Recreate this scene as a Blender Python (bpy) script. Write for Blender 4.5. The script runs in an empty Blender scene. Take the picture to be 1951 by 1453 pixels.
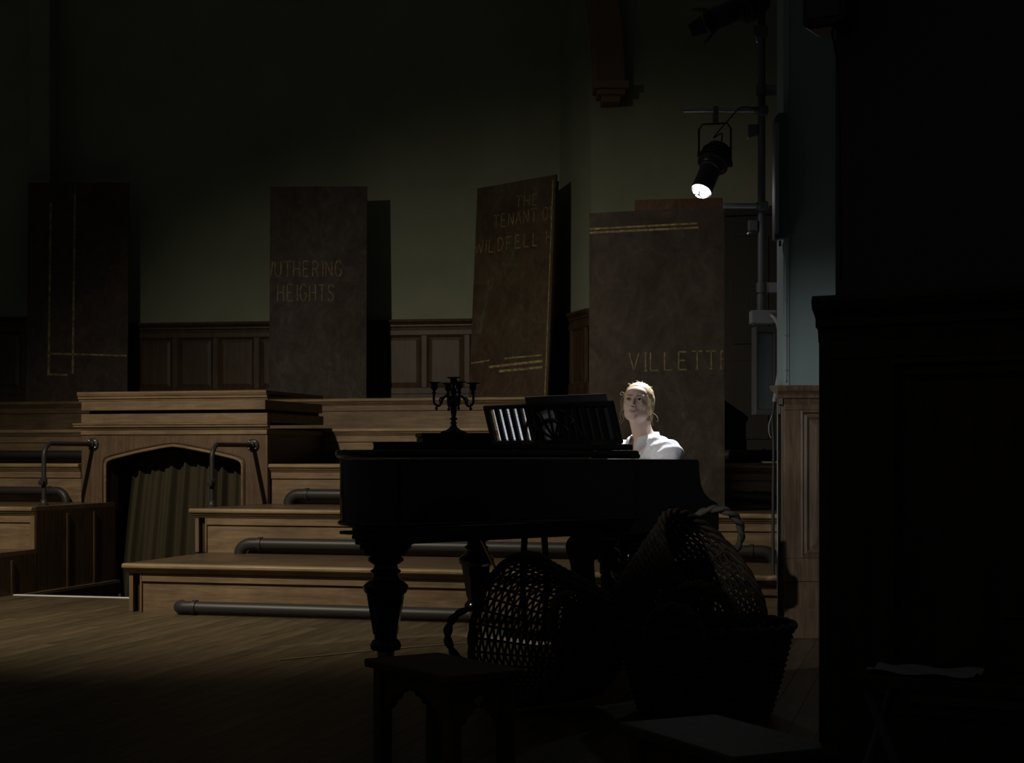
import bpy, bmesh, math, random
import numpy as np
from mathutils import Vector, Matrix

# ------------------------------------------------------------------ camera, world, key lights, exposure
sc = bpy.context.scene
C = sc.collection
FPX, HOR, CXP, CAMZ = 3000.0, 868.0, 975.5, 0.96
cd = bpy.data.cameras.new('camera'); cam = bpy.data.objects.new('camera', cd); C.objects.link(cam)
cam.location = (0, 0, CAMZ); cam.rotation_euler = (math.pi/2, 0, 0)
cd.sensor_width = 36; cd.lens = 36*FPX/1951; cd.shift_y = (HOR-726.5)/1951; cd.clip_end = 200
sc.camera = cam
w = bpy.data.worlds.new('world'); sc.world = w; w.use_nodes = True
w.node_tree.nodes['Background'].inputs[0].default_value = (0.80, 0.86, 0.84, 1)
w.node_tree.nodes['Background'].inputs[1].default_value = 0.019
sc.view_settings.view_transform = 'Standard'; sc.view_settings.look = 'None'
sc.view_settings.gamma = 1; sc.view_settings.use_curve_mapping = False
sc.view_settings.exposure = 0.0

def spot(name, loc, target, power, color, size, blend, radius, scale=(1, 1, 1)):
    l = bpy.data.lights.new(name, 'SPOT'); o = bpy.data.objects.new(name, l); C.objects.link(o)
    l.energy = power; l.color = color; l.spot_size = math.radians(size); l.spot_blend = blend; l.shadow_soft_size = radius
    o.location = loc
    o.rotation_euler = (Vector(target)-Vector(loc)).to_track_quat('-Z', 'Y').to_euler(); o.scale = scale
    return o
# a stage flood hung high on the left lights the tiers, rostrum and painted boards; an added cool fill behind the camera, no fixture of the hall, brightens the right-hand pier
_az, _el = math.radians(32), math.radians(-42); _fl = Vector((-3.9, 7.06, 4.1))
spot('stage_flood', _fl, _fl+Vector((math.sin(_az)*math.cos(_el), math.cos(_az)*math.cos(_el), math.sin(_el))), 800, (1.0, 0.885, 0.71), 92, 1.0, 0.05)
spot('added_pier_fill', (-2.6, 1.4, 3.5), (2.15, 8.3, 0.55), 850, (0.96, 0.98, 1.0), 20, 1.0, 0.05)

# ------------------------------------------------------------------ helpers
def P(px, py, Y): return Vector(((px-CXP)/FPX*Y, Y, CAMZ-(py-HOR)/FPX*Y))
def R(d): return math.radians(d)
rnd = random.Random(7)

class MB:
    def __init__(s): s.v = []; s.f = []; s.mi = []
    def add(s, vs, fs, M=None, mi=0):
        b = len(s.v)
        if M is not None: vs = [M @ Vector(p) for p in vs]
        s.v += [tuple(p) for p in vs]; s.f += [tuple(i+b for i in f) for f in fs]; s.mi += [mi]*len(fs); return s
    def box(s, x0, x1, y0, y1, z0, z1, M=None, mi=0):
        v = [(x0,y0,z0),(x1,y0,z0),(x1,y1,z0),(x0,y1,z0),(x0,y0,z1),(x1,y0,z1),(x1,y1,z1),(x0,y1,z1)]
        return s.add(v, [(0,3,2,1),(4,5,6,7),(0,1,5,4),(1,2,6,5),(2,3,7,6),(3,0,4,7)], M, mi)
    def prism(s, poly, z0, z1, M=None, mi=0):      # poly in xy, ccw
        a = sum(poly[i][0]*poly[(i+1) % len(poly)][1]-poly[(i+1) % len(poly)][0]*poly[i][1] for i in range(len(poly)))
        if a < 0: poly = poly[::-1]
        n = len(poly); v = [(x,y,z0) for x,y in poly]+[(x,y,z1) for x,y in poly]
        f = [tuple(range(n-1,-1,-1)), tuple(range(n,2*n))]+[(i,(i+1) % n,n+(i+1) % n,n+i) for i in range(n)]
        return s.add(v, f, M, mi)
    def mould(s, prof, u0, u1, M=None):            # prof in (y,z), extruded along x
        T = Matrix(((0,0,1,0),(1,0,0,0),(0,1,0,0),(0,0,0,1)))
        return s.prism(prof, u0, u1, (M @ T) if M is not None else T)
    def face_y(s, poly, y0, y1, M=None):           # poly in (x,z), extruded along y
        T = Matrix(((1,0,0,0),(0,0,-1,0),(0,1,0,0),(0,0,0,1)))
        return s.prism(poly, -y1, -y0, (M @ T) if M is not None else T)
    def lathe(s, prof, n=24, M=None, mi=0):
        v = []; f = []
        for r, z in prof:
            for i in range(n):
                a = 2*math.pi*(i+.5)/n; v.append((max(r,1e-5)*math.cos(a), max(r,1e-5)*math.sin(a), z))
        for j in range(len(prof)-1):
            for i in range(n):
                k = (i+1) % n; f.append((j*n+i, j*n+k, (j+1)*n+k, (j+1)*n+i))
        f.append(tuple(range(n-1,-1,-1))); f.append(tuple((len(prof)-1)*n+i for i in range(n)))
        return s.add(v, f, M, mi)
    def tube(s, pts, r, n=10, closed=False, M=None, mi=0):
        pts = [Vector(p) for p in pts]; m = len(pts); rr = r if isinstance(r, (list, tuple)) else [r]*m
        v = []; f = []; nrm = None
        for i, p in enumerate(pts):
            a = pts[i-1] if (i > 0 or closed) else p; b = pts[(i+1) % m] if (i < m-1 or closed) else p
            t = (b-a).normalized()
            if nrm is None:
                up = Vector((0,0,1)) if abs(t.z) < .9 else Vector((1,0,0)); nrm = (up-t*up.dot(t)).normalized()
            else:
                nrm = nrm-t*nrm.dot(t); nrm.normalize()
            bn = t.cross(nrm)
            for k in range(n):
                q = 2*math.pi*k/n; v.append(p+(nrm*math.cos(q)+bn*math.sin(q))*rr[i])
        for i in range(m if closed else m-1):
            j = (i+1) % m
            for k in range(n):
                l = (k+1) % n; f.append((i*n+k, i*n+l, j*n+l, j*n+k))
        if not closed:
            f.append(tuple(range(n-1,-1,-1))); f.append(tuple((m-1)*n+k for k in range(n)))
        return s.add(v, f, M, mi)
    def build(s, name, mat, parent=None, smooth=False, bevel=0, seg=2, auto=None):
        me = bpy.data.meshes.new(name); me.from_pydata(s.v, [], s.f)
        for m in (mat if isinstance(mat, (list, tuple)) else [mat]): me.materials.append(m)
        if any(s.mi): me.polygons.foreach_set('material_index', s.mi)
        if smooth:
            me.polygons.foreach_set('use_smooth', [True]*len(me.polygons))
            if auto:
                try: me.set_sharp_from_angle(angle=R(auto))
                except Exception: pass
        me.update()
        o = bpy.data.objects.new(name, me); C.objects.link(o)
        if parent is not None: o.parent = parent
        if bevel:
            b = o.modifiers.new('bevel', 'BEVEL'); b.width = bevel; b.segments = seg; b.limit_method = 'ANGLE'; b.angle_limit = R(35)
        return o

def tag(o, label=None, cat=None, group=None, kind=None):
    if label: o['label'] = label
    if cat: o['category'] = cat
    if group: o['group'] = group
    if kind: o['kind'] = kind
    return o
def thing(name, label, cat, loc=(0,0,0), rot=(0,0,0), group=None):
    o = bpy.data.objects.new(name, None); C.objects.link(o); o.empty_display_size = .1
    o.location = loc; o.rotation_euler = rot; tag(o, label, cat, group); return o
def cat_rom(pts, n=8, closed=False):
    pts = [Vector(p) for p in pts]; m = len(pts); out = []
    for i in range(m if closed else m-1):
        p1, p2 = pts[i], pts[(i+1) % m]
        p0 = pts[i-1] if (i > 0 or closed) else p1; p3 = pts[(i+2) % m] if (i+2 < m or closed) else p2
        for k in range(n):
            t = k/n; out.append(.5*((2*p1)+(p2-p0)*t+(2*p0-5*p1+4*p2-p3)*t*t+(3*p1-p0-3*p2+p3)*t**3))
    if not closed: out.append(pts[-1])
    return out
def arc(c, r, a0, a1, n=8): return [(c[0]+r*math.cos(R(a0+(a1-a0)*i/n)), c[1]+r*math.sin(R(a0+(a1-a0)*i/n))) for i in range(n+1)]

# ------------------------------------------------------------------ materials
def newmat(name, col, rough=.5, metal=0.0, spec=.5, coat=0.0):
    m = bpy.data.materials.new(name); m.use_nodes = True; b = m.node_tree.nodes['Principled BSDF']
    b.inputs['Base Color'].default_value = (*col, 1); b.inputs['Roughness'].default_value = rough
    b.inputs['Metallic'].default_value = metal; b.inputs['Specular IOR Level'].default_value = spec
    b.inputs['Coat Weight'].default_value = coat; b.inputs['Coat Roughness'].default_value = .08
    return m
def nz(m, scale, detail=4, rough=.55, stretch=(1,1,1), coord='Object', dist=0.0, rot=(0,0,0)):
    nt = m.node_tree; tc = nt.nodes.new('ShaderNodeTexCoord'); mp = nt.nodes.new('ShaderNodeMapping')
    mp.inputs['Scale'].default_value = stretch; mp.inputs['Rotation'].default_value = rot
    n = nt.nodes.new('ShaderNodeTexNoise'); n.inputs['Scale'].default_value = scale; n.inputs['Detail'].default_value = detail
    n.inputs['Roughness'].default_value = rough; n.inputs['Distortion'].default_value = dist
    nt.links.new(tc.outputs[coord], mp.inputs[0]); nt.links.new(mp.outputs[0], n.inputs['Vector']); return n
def ramp(m, src, stops):
    r = m.node_tree.nodes.new('ShaderNodeValToRGB'); e = r.color_ramp.elements
    while len(e) < len(stops): e.new(.5)
    for el, (p, c) in zip(e, stops): el.position = p; el.color = (*c, 1)
    m.node_tree.links.new(src, r.inputs[0]); return r
def mixc(m, fac, a, b, mode='MIX'):
    x = m.node_tree.nodes.new('ShaderNodeMix'); x.data_type = 'RGBA'; x.blend_type = mode
    L = m.node_tree.links
    if isinstance(fac, float): x.inputs[0].default_value = fac
    else: L.new(fac, x.inputs[0])
    for s, i in ((a, 6), (b, 7)):
        if isinstance(s, tuple): x.inputs[i].default_value = (*s, 1)
        else: L.new(s, x.inputs[i])
    return x.outputs[2]
def setcol(m, sock): m.node_tree.links.new(sock, m.node_tree.nodes['Principled BSDF'].inputs['Base Color'])
def bump(m, src, strength=.2, dist=.01):
    b = m.node_tree.nodes.new('ShaderNodeBump'); b.inputs['Strength'].default_value = strength; b.inputs['Distance'].default_value = dist
    m.node_tree.links.new(src, b.inputs['Height']); m.node_tree.links.new(b.outputs[0], m.node_tree.nodes['Principled BSDF'].inputs['Normal'])
def wood(name, dark, light, rough=.45, axis='x', scale=9, coat=.0, worn=None):
    m = newmat(name, light, rough, coat=coat, spec=.3)
    st = {'x': (.09,1,1), 'y': (1,.09,1), 'z': (1,1,.09)}[axis]
    g = nz(m, scale*4, 6, .65, st, dist=.6); r = ramp(m, g.outputs[0], [(.3, dark), (.7, light)])
    b = nz(m, 2.3, 5, .6); rb = ramp(m, b.outputs[0], [(.3, (.62,.6,.58)), (.68, (1.1,1.08,1.05))])
    c = mixc(m, 1.0, r.outputs[0], rb.outputs[0], 'MULTIPLY')
    if worn:
        k = nz(m, 14, 8, .75); kr = ramp(m, k.outputs[0], [(.60, (0,0,0)), (.72, (1,1,1))])
        f = m.node_tree.nodes.new('ShaderNodeMath'); f.operation = 'MULTIPLY'; f.inputs[1].default_value = .5
        m.node_tree.links.new(kr.outputs[0], f.inputs[0]); c = mixc(m, f.outputs[0], c, worn)
    setcol(m, c); bump(m, g.outputs[0], .25, .003); return m

M = {}
M['oak'] = wood('oak_riser', (.140,.094,.056), (.275,.192,.110), .5, 'x', 9, worn=(.10,.062,.036))
M['oak_v'] = wood('oak_upright', (.130,.088,.050), (.255,.172,.105), .45, 'z', 9)
M['oak_front'] = wood('brown_oak_front', (.085,.054,.032), (.165,.108,.066), .45, 'z', 9)
M['oak_tread'] = wood('oak_tread', (.075,.052,.031), (.145,.102,.060), .36, 'x', 7)
M['oak_edge'] = wood('highlit_oak_edge', (.18,.128,.068), (.33,.245,.135), .42, 'x', 9)  # oak lightened to paint in the bright highlight along the nosings
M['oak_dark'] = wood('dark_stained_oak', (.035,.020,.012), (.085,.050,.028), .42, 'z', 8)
M['door'] = wood('shade_black_wood', (.008,.006,.004), (.016,.011,.008), .6, 'z', 8)  # near-black so the added door and the rostrum gap read as shade
M['wainscot'] = wood('wainscot_oak', (.042,.027,.014), (.088,.056,.030), .45, 'z', 8)
M['pier_oak'] = wood('pier_panelling_oak', (.070,.046,.028), (.175,.116,.072), .40, 'z', 10)
M['stool_wood'] = wood('stool_wood', (.06,.034,.018), (.13,.075,.042), .5, 'x', 9)
M['pale_wood'] = wood('pale_worn_wood', (.05,.043,.034), (.095,.082,.066), .55, 'x', 9)
def plaster(name, col, var=.12):
    m = newmat(name, col, .75, spec=.25); a = nz(m, 1.6, 5, .6); b = nz(m, 28, 4, .6)
    r = ramp(m, a.outputs[0], [(.3, tuple(c*(1-var) for c in col)), (.7, tuple(c*(1+var) for c in col))])
    setcol(m, r.outputs[0]); bump(m, b.outputs[0], .12, .004); return m
M['wall'] = plaster('sage_wall_paint', (.215,.235,.165))
M['pier'] = plaster('wall_paint_cool_light_tint', (.205,.262,.255), .08)  # same paint as the other walls, tinted bluish for the cool light on it
M['arch'] = plaster('arch_stone', (.20,.13,.085))
M['ebony'] = newmat('black_polished_lacquer', (.0035,.0035,.004), .13, spec=.42)
M['ebony_dull'] = newmat('black_worn_lacquer', (.004,.0036,.0035), .38, spec=.2)
M['iron'] = newmat('black_painted_pipe', (.026,.024,.023), .46, spec=.35)
n_ = nz(M['iron'], 30, 5, .6); bump(M['iron'], n_.outputs[0], .12, .002)
M['steel'] = newmat('bare_steel_tube', (.50,.51,.54), .38, 1.0)
M['galv'] = newmat('grey_painted_tube', (.075,.078,.085), .5)
M['greybox'] = newmat('light_grey_casing', (.20,.205,.225), .5)
M['greydark'] = newmat('charcoal_casing', (.06,.062,.068), .5)
M['blackmetal'] = newmat('black_lantern_metal', (.012,.012,.013), .36)
M['brass'] = newmat('old_brass', (.55,.40,.16), .35, 1.0)
M['white'] = newmat('white_strip', (.72,.72,.68), .5)
M['tape'] = newmat('yellowed_tape', (.26,.22,.13), .7)
M['paint_line'] = newmat('ochre_paint', (.44,.38,.15), .7)
k_ = nz(M['paint_line'], 16, 6, .8); setcol(M['paint_line'], ramp(M['paint_line'], k_.outputs[0], [(.42, (.13,.095,.045)), (.60, (.40,.34,.13))]).outputs[0])
M['letter'] = newmat('faded_ochre_lettering', (.3,.24,.1), .75)
k_ = nz(M['letter'], 22, 6, .8); setcol(M['letter'], ramp(M['letter'], k_.outputs[0], [(.40, (.085,.060,.034)), (.64, (.27,.22,.095))]).outputs[0])
M['cable'] = newmat('black_cable', (.012,.012,.012), .6)
M['hose'] = newmat('grey_conduit', (.22,.225,.23), .55)
M['rope'] = newmat('rope', (.055,.044,.03), .85)
k_ = nz(M['rope'], 60, 3); bump(M['rope'], k_.outputs[0], .5, .004)
M['wicker'] = newmat('brown_wicker', (.06,.042,.026), .7, spec=.2)
k_ = nz(M['wicker'], 24, 4); setcol(M['wicker'], ramp(M['wicker'], k_.outputs[0], [(.35, (.022,.016,.010)), (.7, (.055,.040,.025))]).outputs[0])
M['curtain'] = newmat('olive_brown_velvet', (.050,.042,.025), .95, spec=.1)
k_ = nz(M['curtain'], 120, 3); bump(M['curtain'], k_.outputs[0], .2, .002)
def canvas(name, tones, seed, scale=2.2):
    m = newmat(name, tones[0], .8, spec=.2)
    a = nz(m, scale, 7, .68, (1,1,.55), dist=.9); a.noise_dimensions = '4D'; a.inputs['W'].default_value = seed
    r = ramp(m, a.outputs[0], [(.30, tones[0]), (.46, tones[1]), (.60, tones[2]), (.74, tones[3])])
    b = nz(m, 7, 6, .7, (1,1,.7), dist=1.5); b.noise_dimensions = '4D'; b.inputs['W'].default_value = seed+3
    rb = ramp(m, b.outputs[0], [(.34, (.62,.6,.6)), (.56, (1,1,1)), (.76, (1.5,1.45,1.4))])
    setcol(m, mixc(m, 1.0, r.outputs[0], rb.outputs[0], 'MULTIPLY')); bump(m, b.outputs[0], .15, .004); return m
M['canvas_a'] = canvas('brown_painted_canvas_with_lines', [(.06,.048,.038),(.075,.062,.050),(.085,.058,.045),(.13,.11,.085)], 1.3)
M['canvas_b'] = canvas('umber_painted_canvas', [(.045,.035,.027),(.062,.049,.039),(.074,.063,.054),(.125,.115,.106)], 4.1)
M['canvas_c'] = canvas('rust_and_olive_painted_canvas', [(.045,.033,.023),(.078,.052,.031),(.080,.066,.040),(.155,.135,.09)], 7.7)
M['canvas_d'] = canvas('dark_brown_painted_canvas', [(.047,.036,.028),(.060,.047,.037),(.068,.056,.046),(.14,.125,.11)], 9.2)
M['canvas_e'] = canvas('reddish_painted_canvas', [(.07,.04,.03),(.10,.055,.035),(.11,.06,.04),(.13,.09,.06)], 2.2)
M['paper'] = newmat('sheet_music_paper', (.80,.79,.80), .8)
def paper_lines(m):
    nt = m.node_tree; tc = nt.nodes.new('ShaderNodeTexCoord'); wv = nt.nodes.new('ShaderNodeTexWave')
    wv.bands_direction = 'Z'; wv.inputs['Scale'].default_value = 26; wv.inputs['Distortion'].default_value = .3
    nt.links.new(tc.outputs['Object'], wv.inputs['Vector'])
    k = nz(m, 60, 3, .6, (1,1,.4)); rk = ramp(m, k.outputs[0], [(.45, (.55,.55,.6)), (.6, (.86,.86,.88))])
    c = mixc(m, ramp(m, wv.outputs[0], [(.12, (1,1,1)), (.3, (0,0,0))]).outputs[0], (.84,.83,.85), rk.outputs[0]); setcol(m, c)
    b = nt.nodes['Principled BSDF']; t = nt.nodes.new('ShaderNodeBsdfTranslucent'); mx = nt.nodes.new('ShaderNodeMixShader'); mx.inputs[0].default_value = .62
    nt.links.new(c, t.inputs[0]); nt.links.new(b.outputs[0], mx.inputs[1]); nt.links.new(t.outputs[0], mx.inputs[2])
    nt.links.new(mx.outputs[0], nt.nodes['Material Output'].inputs[0])
paper_lines(M['paper'])
M['plainpaper'] = newmat('white_paper', (.30,.30,.29), .8)
M['card'] = newmat('tan_cardboard', (.30,.23,.14), .8)
M['blackcard'] = newmat('black_card_cover', (.008,.008,.009), .6)
M['skin'] = newmat('skin', (.60,.43,.36), .5, spec=.35)
M['skin'].node_tree.nodes['Principled BSDF'].inputs['Subsurface Weight'].default_value = .12
M['skin'].node_tree.nodes['Principled BSDF'].inputs['Subsurface Radius'].default_value = (.01,.004,.002)
M['lips'] = newmat('lips', (.42,.25,.21), .45)
M['hair'] = newmat('blonde_hair', (.55,.42,.22), .45, spec=.4)
k_ = nz(M['hair'], 60, 4, .7, (1,.12,.5)); setcol(M['hair'], ramp(M['hair'], k_.outputs[0], [(.32, (.30,.21,.10)), (.62, (.62,.50,.29))]).outputs[0]); bump(M['hair'], k_.outputs[0], .7, .004)
M['strand'] = newmat('blonde_strand', (.62,.50,.29), .45)
M['brow'] = newmat('brown_eyebrow', (.085,.055,.035), .8)
M['eyewhite'] = newmat('eye_white', (.62,.58,.55), .25)
M['iris'] = newmat('dark_iris', (.014,.010,.009), .12)
M['shirt'] = newmat('white_cotton', (.78,.77,.79), .85, spec=.2)
k_ = nz(M['shirt'], 9, 4, .6, (1,1,.6), dist=1.2); bump(M['shirt'], k_.outputs[0], .45, .02)
M['trouser'] = newmat('black_trouser_cloth', (.012,.012,.014), .9)
M['shoe'] = newmat('black_leather', (.01,.01,.01), .35)
M['lens'] = newmat('lit_lens', (1,1,1), .3)
_b = M['lens'].node_tree.nodes['Principled BSDF']; _b.inputs['Emission Color'].default_value = (.93,.94,1,1); _b.inputs['Emission Strength'].default_value = 32
# ------------------------------------------------------------------ the stage frame: u along the tiers, v into the depth
PHI = 15.0
SO = Vector((-2.36, 9.70, 0)); SU = Vector((math.cos(R(PHI)), -math.sin(R(PHI)), 0)); SV = Vector((math.sin(R(PHI)), math.cos(R(PHI)), 0))
SROT = (0, 0, -R(PHI))
def S(u, v, z=0): return SO+SU*u+SV*v+Vector((0,0,z))
HT = [0, .30, .60, .90, 1.185, 1.47]
RUN = 1.1
VST = .85           # front edge of the sunken passage under the rostrum

# floor: a base slab with a notch for the sunken passage, boards laid on it
fm = newmat('floor_base', (.11,.08,.045), .45)
m = MB()
for a, b, c, d in ((-9, 9, -14, VST), (-9, -1.38, VST, 9), (.02, 9, VST, 9)): m.box(a, b, c, d, -.12, -.003)
m.box(-1.34, .02, VST, 4, -.62, -.5)
m.box(-1.34, .02, VST-.02, VST, -.5, -.12)
floor = m.build('floor', fm); floor.location = SO; floor.rotation_euler = SROT; tag(floor, kind='structure')
bm_ = wood('floor_board', (.066,.050,.028), (.128,.100,.058), .46, 'y', 6)
def obj_random(m):
    nt = m.node_tree; oi = nt.nodes.new('ShaderNodeObjectInfo'); r = ramp(m, oi.outputs['Random'], [(0, (.72,.72,.70)), (1, (1.15,1.12,1.08))])
    b = nt.nodes['Principled BSDF']; src = b.inputs['Base Color'].links[0].from_socket
    setcol(m, mixc(m, 1.0, src, r.outputs[0], 'MULTIPLY'))
obj_random(bm_)
BW, BL = .1, 1.7
bme = MB().box(.001, BW-.001, .001, BL-.001, -.02, 0).build('floor_board', bm_, floor).data
first = bpy.data.objects['floor_board']; cnt = 0
for i in range(-40, 60):
    u0 = i*BW
    off = (i*0.737 % 1)*BL
    for j in range(-6, 2):
        v0 = j*BL-off
        v1 = v0+BL
        if v0 > VST: continue
        if -1.34 > u0+BW or u0 > 0:
            if v0 > -.05: continue
        p = S(u0+.05, v0+.85)
        vis = False
        for vv in (max(v0, -9), (v0+v1)/2, v1):
            q = S(u0+.05, vv)
            if q.y < 4.6: continue
            px = CXP+q.x/q.y*FPX
            if -40 < px < 1700: vis = True
        if not vis: continue
        if v1 > VST and -1.40 < u0 < 0.0:
            o = MB().box(.001, BW-.001, .001, VST-v0, -.02, 0).build('floor_board', bm_, floor)
        elif cnt == 0: o = first
        else:
            o = first.copy(); C.objects.link(o)
        o.location = (u0, v0, 0); cnt += 1
# strips on the floor
t = MB().box(-1.34, .0, VST-.035, VST+.004, -.002, .006).build('trim_1', M['white']); t.location = SO; t.rotation_euler = SROT; tag(t, kind='structure')
a = P(531, 1258, 2880/390); b = P(900, 1224, 2880/356)
t = MB().tube([(a.x, a.y, .001), ((a.x+b.x)/2-.02, (a.y+b.y)/2+.02, .001), (b.x, b.y, .001)], .005, 6).build('trim_2', M['tape']); tag(t, kind='structure')

# ------------------------------------------------------------------ walls
def wall(name, p0, p1, z0, z1, mat, base=None, rail=None, pw=.5, thick=.2, wmat=None, rails=True, x0=0.0):
    p0 = Vector((*p0, 0)); p1 = Vector((*p1, 0)); L = (p1-p0).length; ang = math.atan2(p1.y-p0.y, p1.x-p0.x)
    o = MB().box(0, L, 0, thick, z0, z1).build(name, mat); o.location = p0; o.rotation_euler = (0,0,ang); tag(o, kind='structure')
    if base is None: return o
    wm = wmat or M['wainscot']
    prof = [(0,rail-.10),(-.018,rail-.10),(-.022,rail-.075),(-.034,rail-.065),(-.034,rail-.05),(-.05,rail-.035),(-.066,rail-.022),(-.07,rail-.006),(-.06,rail),(0,rail)]
    MB().mould(prof, -.03, L+.03).build('dado_rail', wm, o)
    MB().box(0, L, -.012, 0, base, rail-.1).build('backing_board', wm, o)
    MB().box(0, L, -.03, -.012, rail-.15, rail-.1).build('top_rail', wm, o, bevel=.004)
    MB().box(0, L, -.034, -.012, base, base+.08).build('skirting', wm, o, bevel=.004)
    MB().box(0, L, -.03, -.012, base+.08, base+.14).build('bottom_rail', wm, o, bevel=.004)
    x = x0; sw = .055; zb, zt = base+.14, rail-.15
    while x < L-.02:
        e = min(x+sw, L); MB().box(x, e, -.03, -.012, zb, zt).build('stile', wm, o, bevel=.004)
        a, b = e, min(e+pw, L)
        if b-a > .05:
            q = MB(); i1, i2 = .022, .05
            v = [(a,-.028,zb),(b,-.028,zb),(b,-.028,zt),(a,-.028,zt),(a+i1,-.014,zb+i1),(b-i1,-.014,zb+i1),(b-i1,-.014,zt-i1),(a+i1,-.014,zt-i1),
                 (a+i2,-.022,zb+i2),(b-i2,-.022,zb+i2),(b-i2,-.022,zt-i2),(a+i2,-.022,zt-i2)]
            q.add(v, [(0,1,5,4),(1,2,6,5),(2,3,7,6),(3,0,4,7),(4,5,9,8),(5,6,10,9),(6,7,11,10),(7,4,8,11),(8,9,10,11)])
            q.build('wainscot_panel', wm, o)
        x = e+pw
    return o
ZS = HT[5]
wall('wall_back', (-4.6, 15.62), (.45, 14.83), 0, 7, M['wall'], ZS, 2.26, .36, x0=.05)
wall('wall_left', (-7.5, 15.45), (-4.5, 15.32), 0, 7, M['wall'], ZS, 2.31, .40)
wall('wall_left_return', (-4.5, 15.32), (-4.5, 15.60), 0, 7, M['wall'])
wr = wall('wall_recess', (.45, 14.83), (.70, 13.92), 0, 7, M['wall'], ZS, 2.26, .34)
wa = wall('wall_arch', (.70, 13.92), (3.6, 13.15), 0, 7, M['wall'])
# arch rib springing from a corbel on the pier
ar = MB(); rr_, ri_ = 5.6, 5.32
cpt = P(1160, 175, 13.85); cx0 = cpt.x
def ribpt(a, r): return (cx0-5.46+r*math.cos(a), r*math.sin(a))
prev = []
steps = 18
T = Matrix.Translation((0, 13.70, cpt.z))
poly = [ribpt(R(52*i/steps), 5.6) for i in range(steps+1)]+[ribpt(R(52*i/steps), 5.32) for i in range(steps, -1, -1)]
tag(ar.face_y(poly, 0, .22, T).build('trim_3', M['arch'], bevel=.02), kind='structure')
arc_o = bpy.data.objects['trim_3']
co = MB(); cc = P(1162, 175, 13.85)
for i, (hw, z0, z1) in enumerate(((.155, -.02, .05), (.125, -.07, -.02), (.085, -.13, -.07))): co.box(cc.x-hw, cc.x+hw, 13.60+.03*i, 14.0, cc.z+z0, cc.z+z1)
co.build('corbel', M['arch'], arc_o, bevel=.012)

# near-black door added to make the strip of wall beside the tallest board dark
dr = MB().box(1.16, 2.06, -.02, -.001, .92, 3.02).build('added_dark_door', M['door']); dr.location = wa.location; dr.rotation_euler = wa.rotation_euler; tag(dr, kind='structure')
for a, b_, c, d in ((1.08,1.155,.9,3.1),(2.065,2.14,.9,3.1),(1.155,2.065,3.025,3.1)): MB().box(a, b_, -.05, -.001, c, d).build('added_door_frame', M['door'], dr, bevel=.004)
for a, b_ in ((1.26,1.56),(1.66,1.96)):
    for c, d in ((1.10,1.78),(1.92,2.85)): MB().box(a, b_, -.03, -.0205, c, d).build('added_door_panel', M['door'], dr, bevel=.006)

# lit pier to the right of the stage and its panelling
PX, PY = 1.43, 8.3
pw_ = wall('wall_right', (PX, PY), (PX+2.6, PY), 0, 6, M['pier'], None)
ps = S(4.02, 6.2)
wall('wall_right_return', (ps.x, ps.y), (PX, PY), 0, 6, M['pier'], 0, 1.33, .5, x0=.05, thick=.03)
def panelled(o, x0, x1, rail, wm, zb=.42, zt=1.20, st=.085):
    prof = [(0,rail-.10),(-.012,rail-.10),(-.016,rail-.072),(-.03,rail-.066),(-.03,rail-.05),(-.038,rail-.04),(-.052,rail-.028),(-.056,rail-.012),(-.05,rail),(0,rail)]
    MB().mould(prof, x0-.035, x1).build('dado_rail', wm, o)
    MB().box(x0, x1, -.012, 0, 0, rail-.1).build('backing_board', wm, o)
    MB().box(x0, x1, -.028, -.012, zt, rail-.1).build('top_rail', wm, o, bevel=.003)
    MB().box(x0, x1, -.028, -.012, .30, zb).build('bottom_rail', wm, o, bevel=.003)
    MB().box(x0, x1, -.040, -.012, 0, .16).build('skirting', wm, o, bevel=.005)
    MB().box(x0, x1, -.020, -.012, .16, .30).build('plinth_board', wm, o)
    x = x0; pwid = .42
    while x < x1-.1:
        MB().box(x, x+st, -.028, -.012, zb, zt).build('stile', wm, o, bevel=.003)
        a, b = x+st, min(x+st+pwid, x1)
        q = MB()
        lev = [(0,-.028),(.012,-.034),(.02,-.020),(.035,-.026),(.05,-.014),(.085,-.020)]
        vs = []; fs = []
        for d, y in lev: vs += [(a+d,y,zb+d),(b-d,y,zb+d),(b-d,y,zt-d),(a+d,y,zt-d)]
        for i in range(len(lev)-1):
            for k in range(4): fs.append((4*i+k, 4*i+(k+1) % 4, 4*i+4+(k+1) % 4, 4*i+4+k))
        n = 4*(len(lev)-1); fs.append((n,n+1,n+2,n+3)); q.add(vs, fs).build('wainscot_panel', wm, o)
        x += st+pwid
panelled(pw_, 0, 2.6, 1.33, M['pier_oak'])
# near pier, close to the camera on the right
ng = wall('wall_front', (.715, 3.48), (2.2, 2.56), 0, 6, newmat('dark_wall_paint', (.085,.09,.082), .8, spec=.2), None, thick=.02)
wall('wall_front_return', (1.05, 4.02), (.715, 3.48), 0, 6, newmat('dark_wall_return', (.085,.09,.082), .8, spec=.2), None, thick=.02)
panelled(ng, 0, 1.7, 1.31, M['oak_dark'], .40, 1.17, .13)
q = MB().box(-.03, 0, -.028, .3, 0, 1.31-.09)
q.build('corner_board', M['oak_dark'], ng, bevel=.006)

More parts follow.
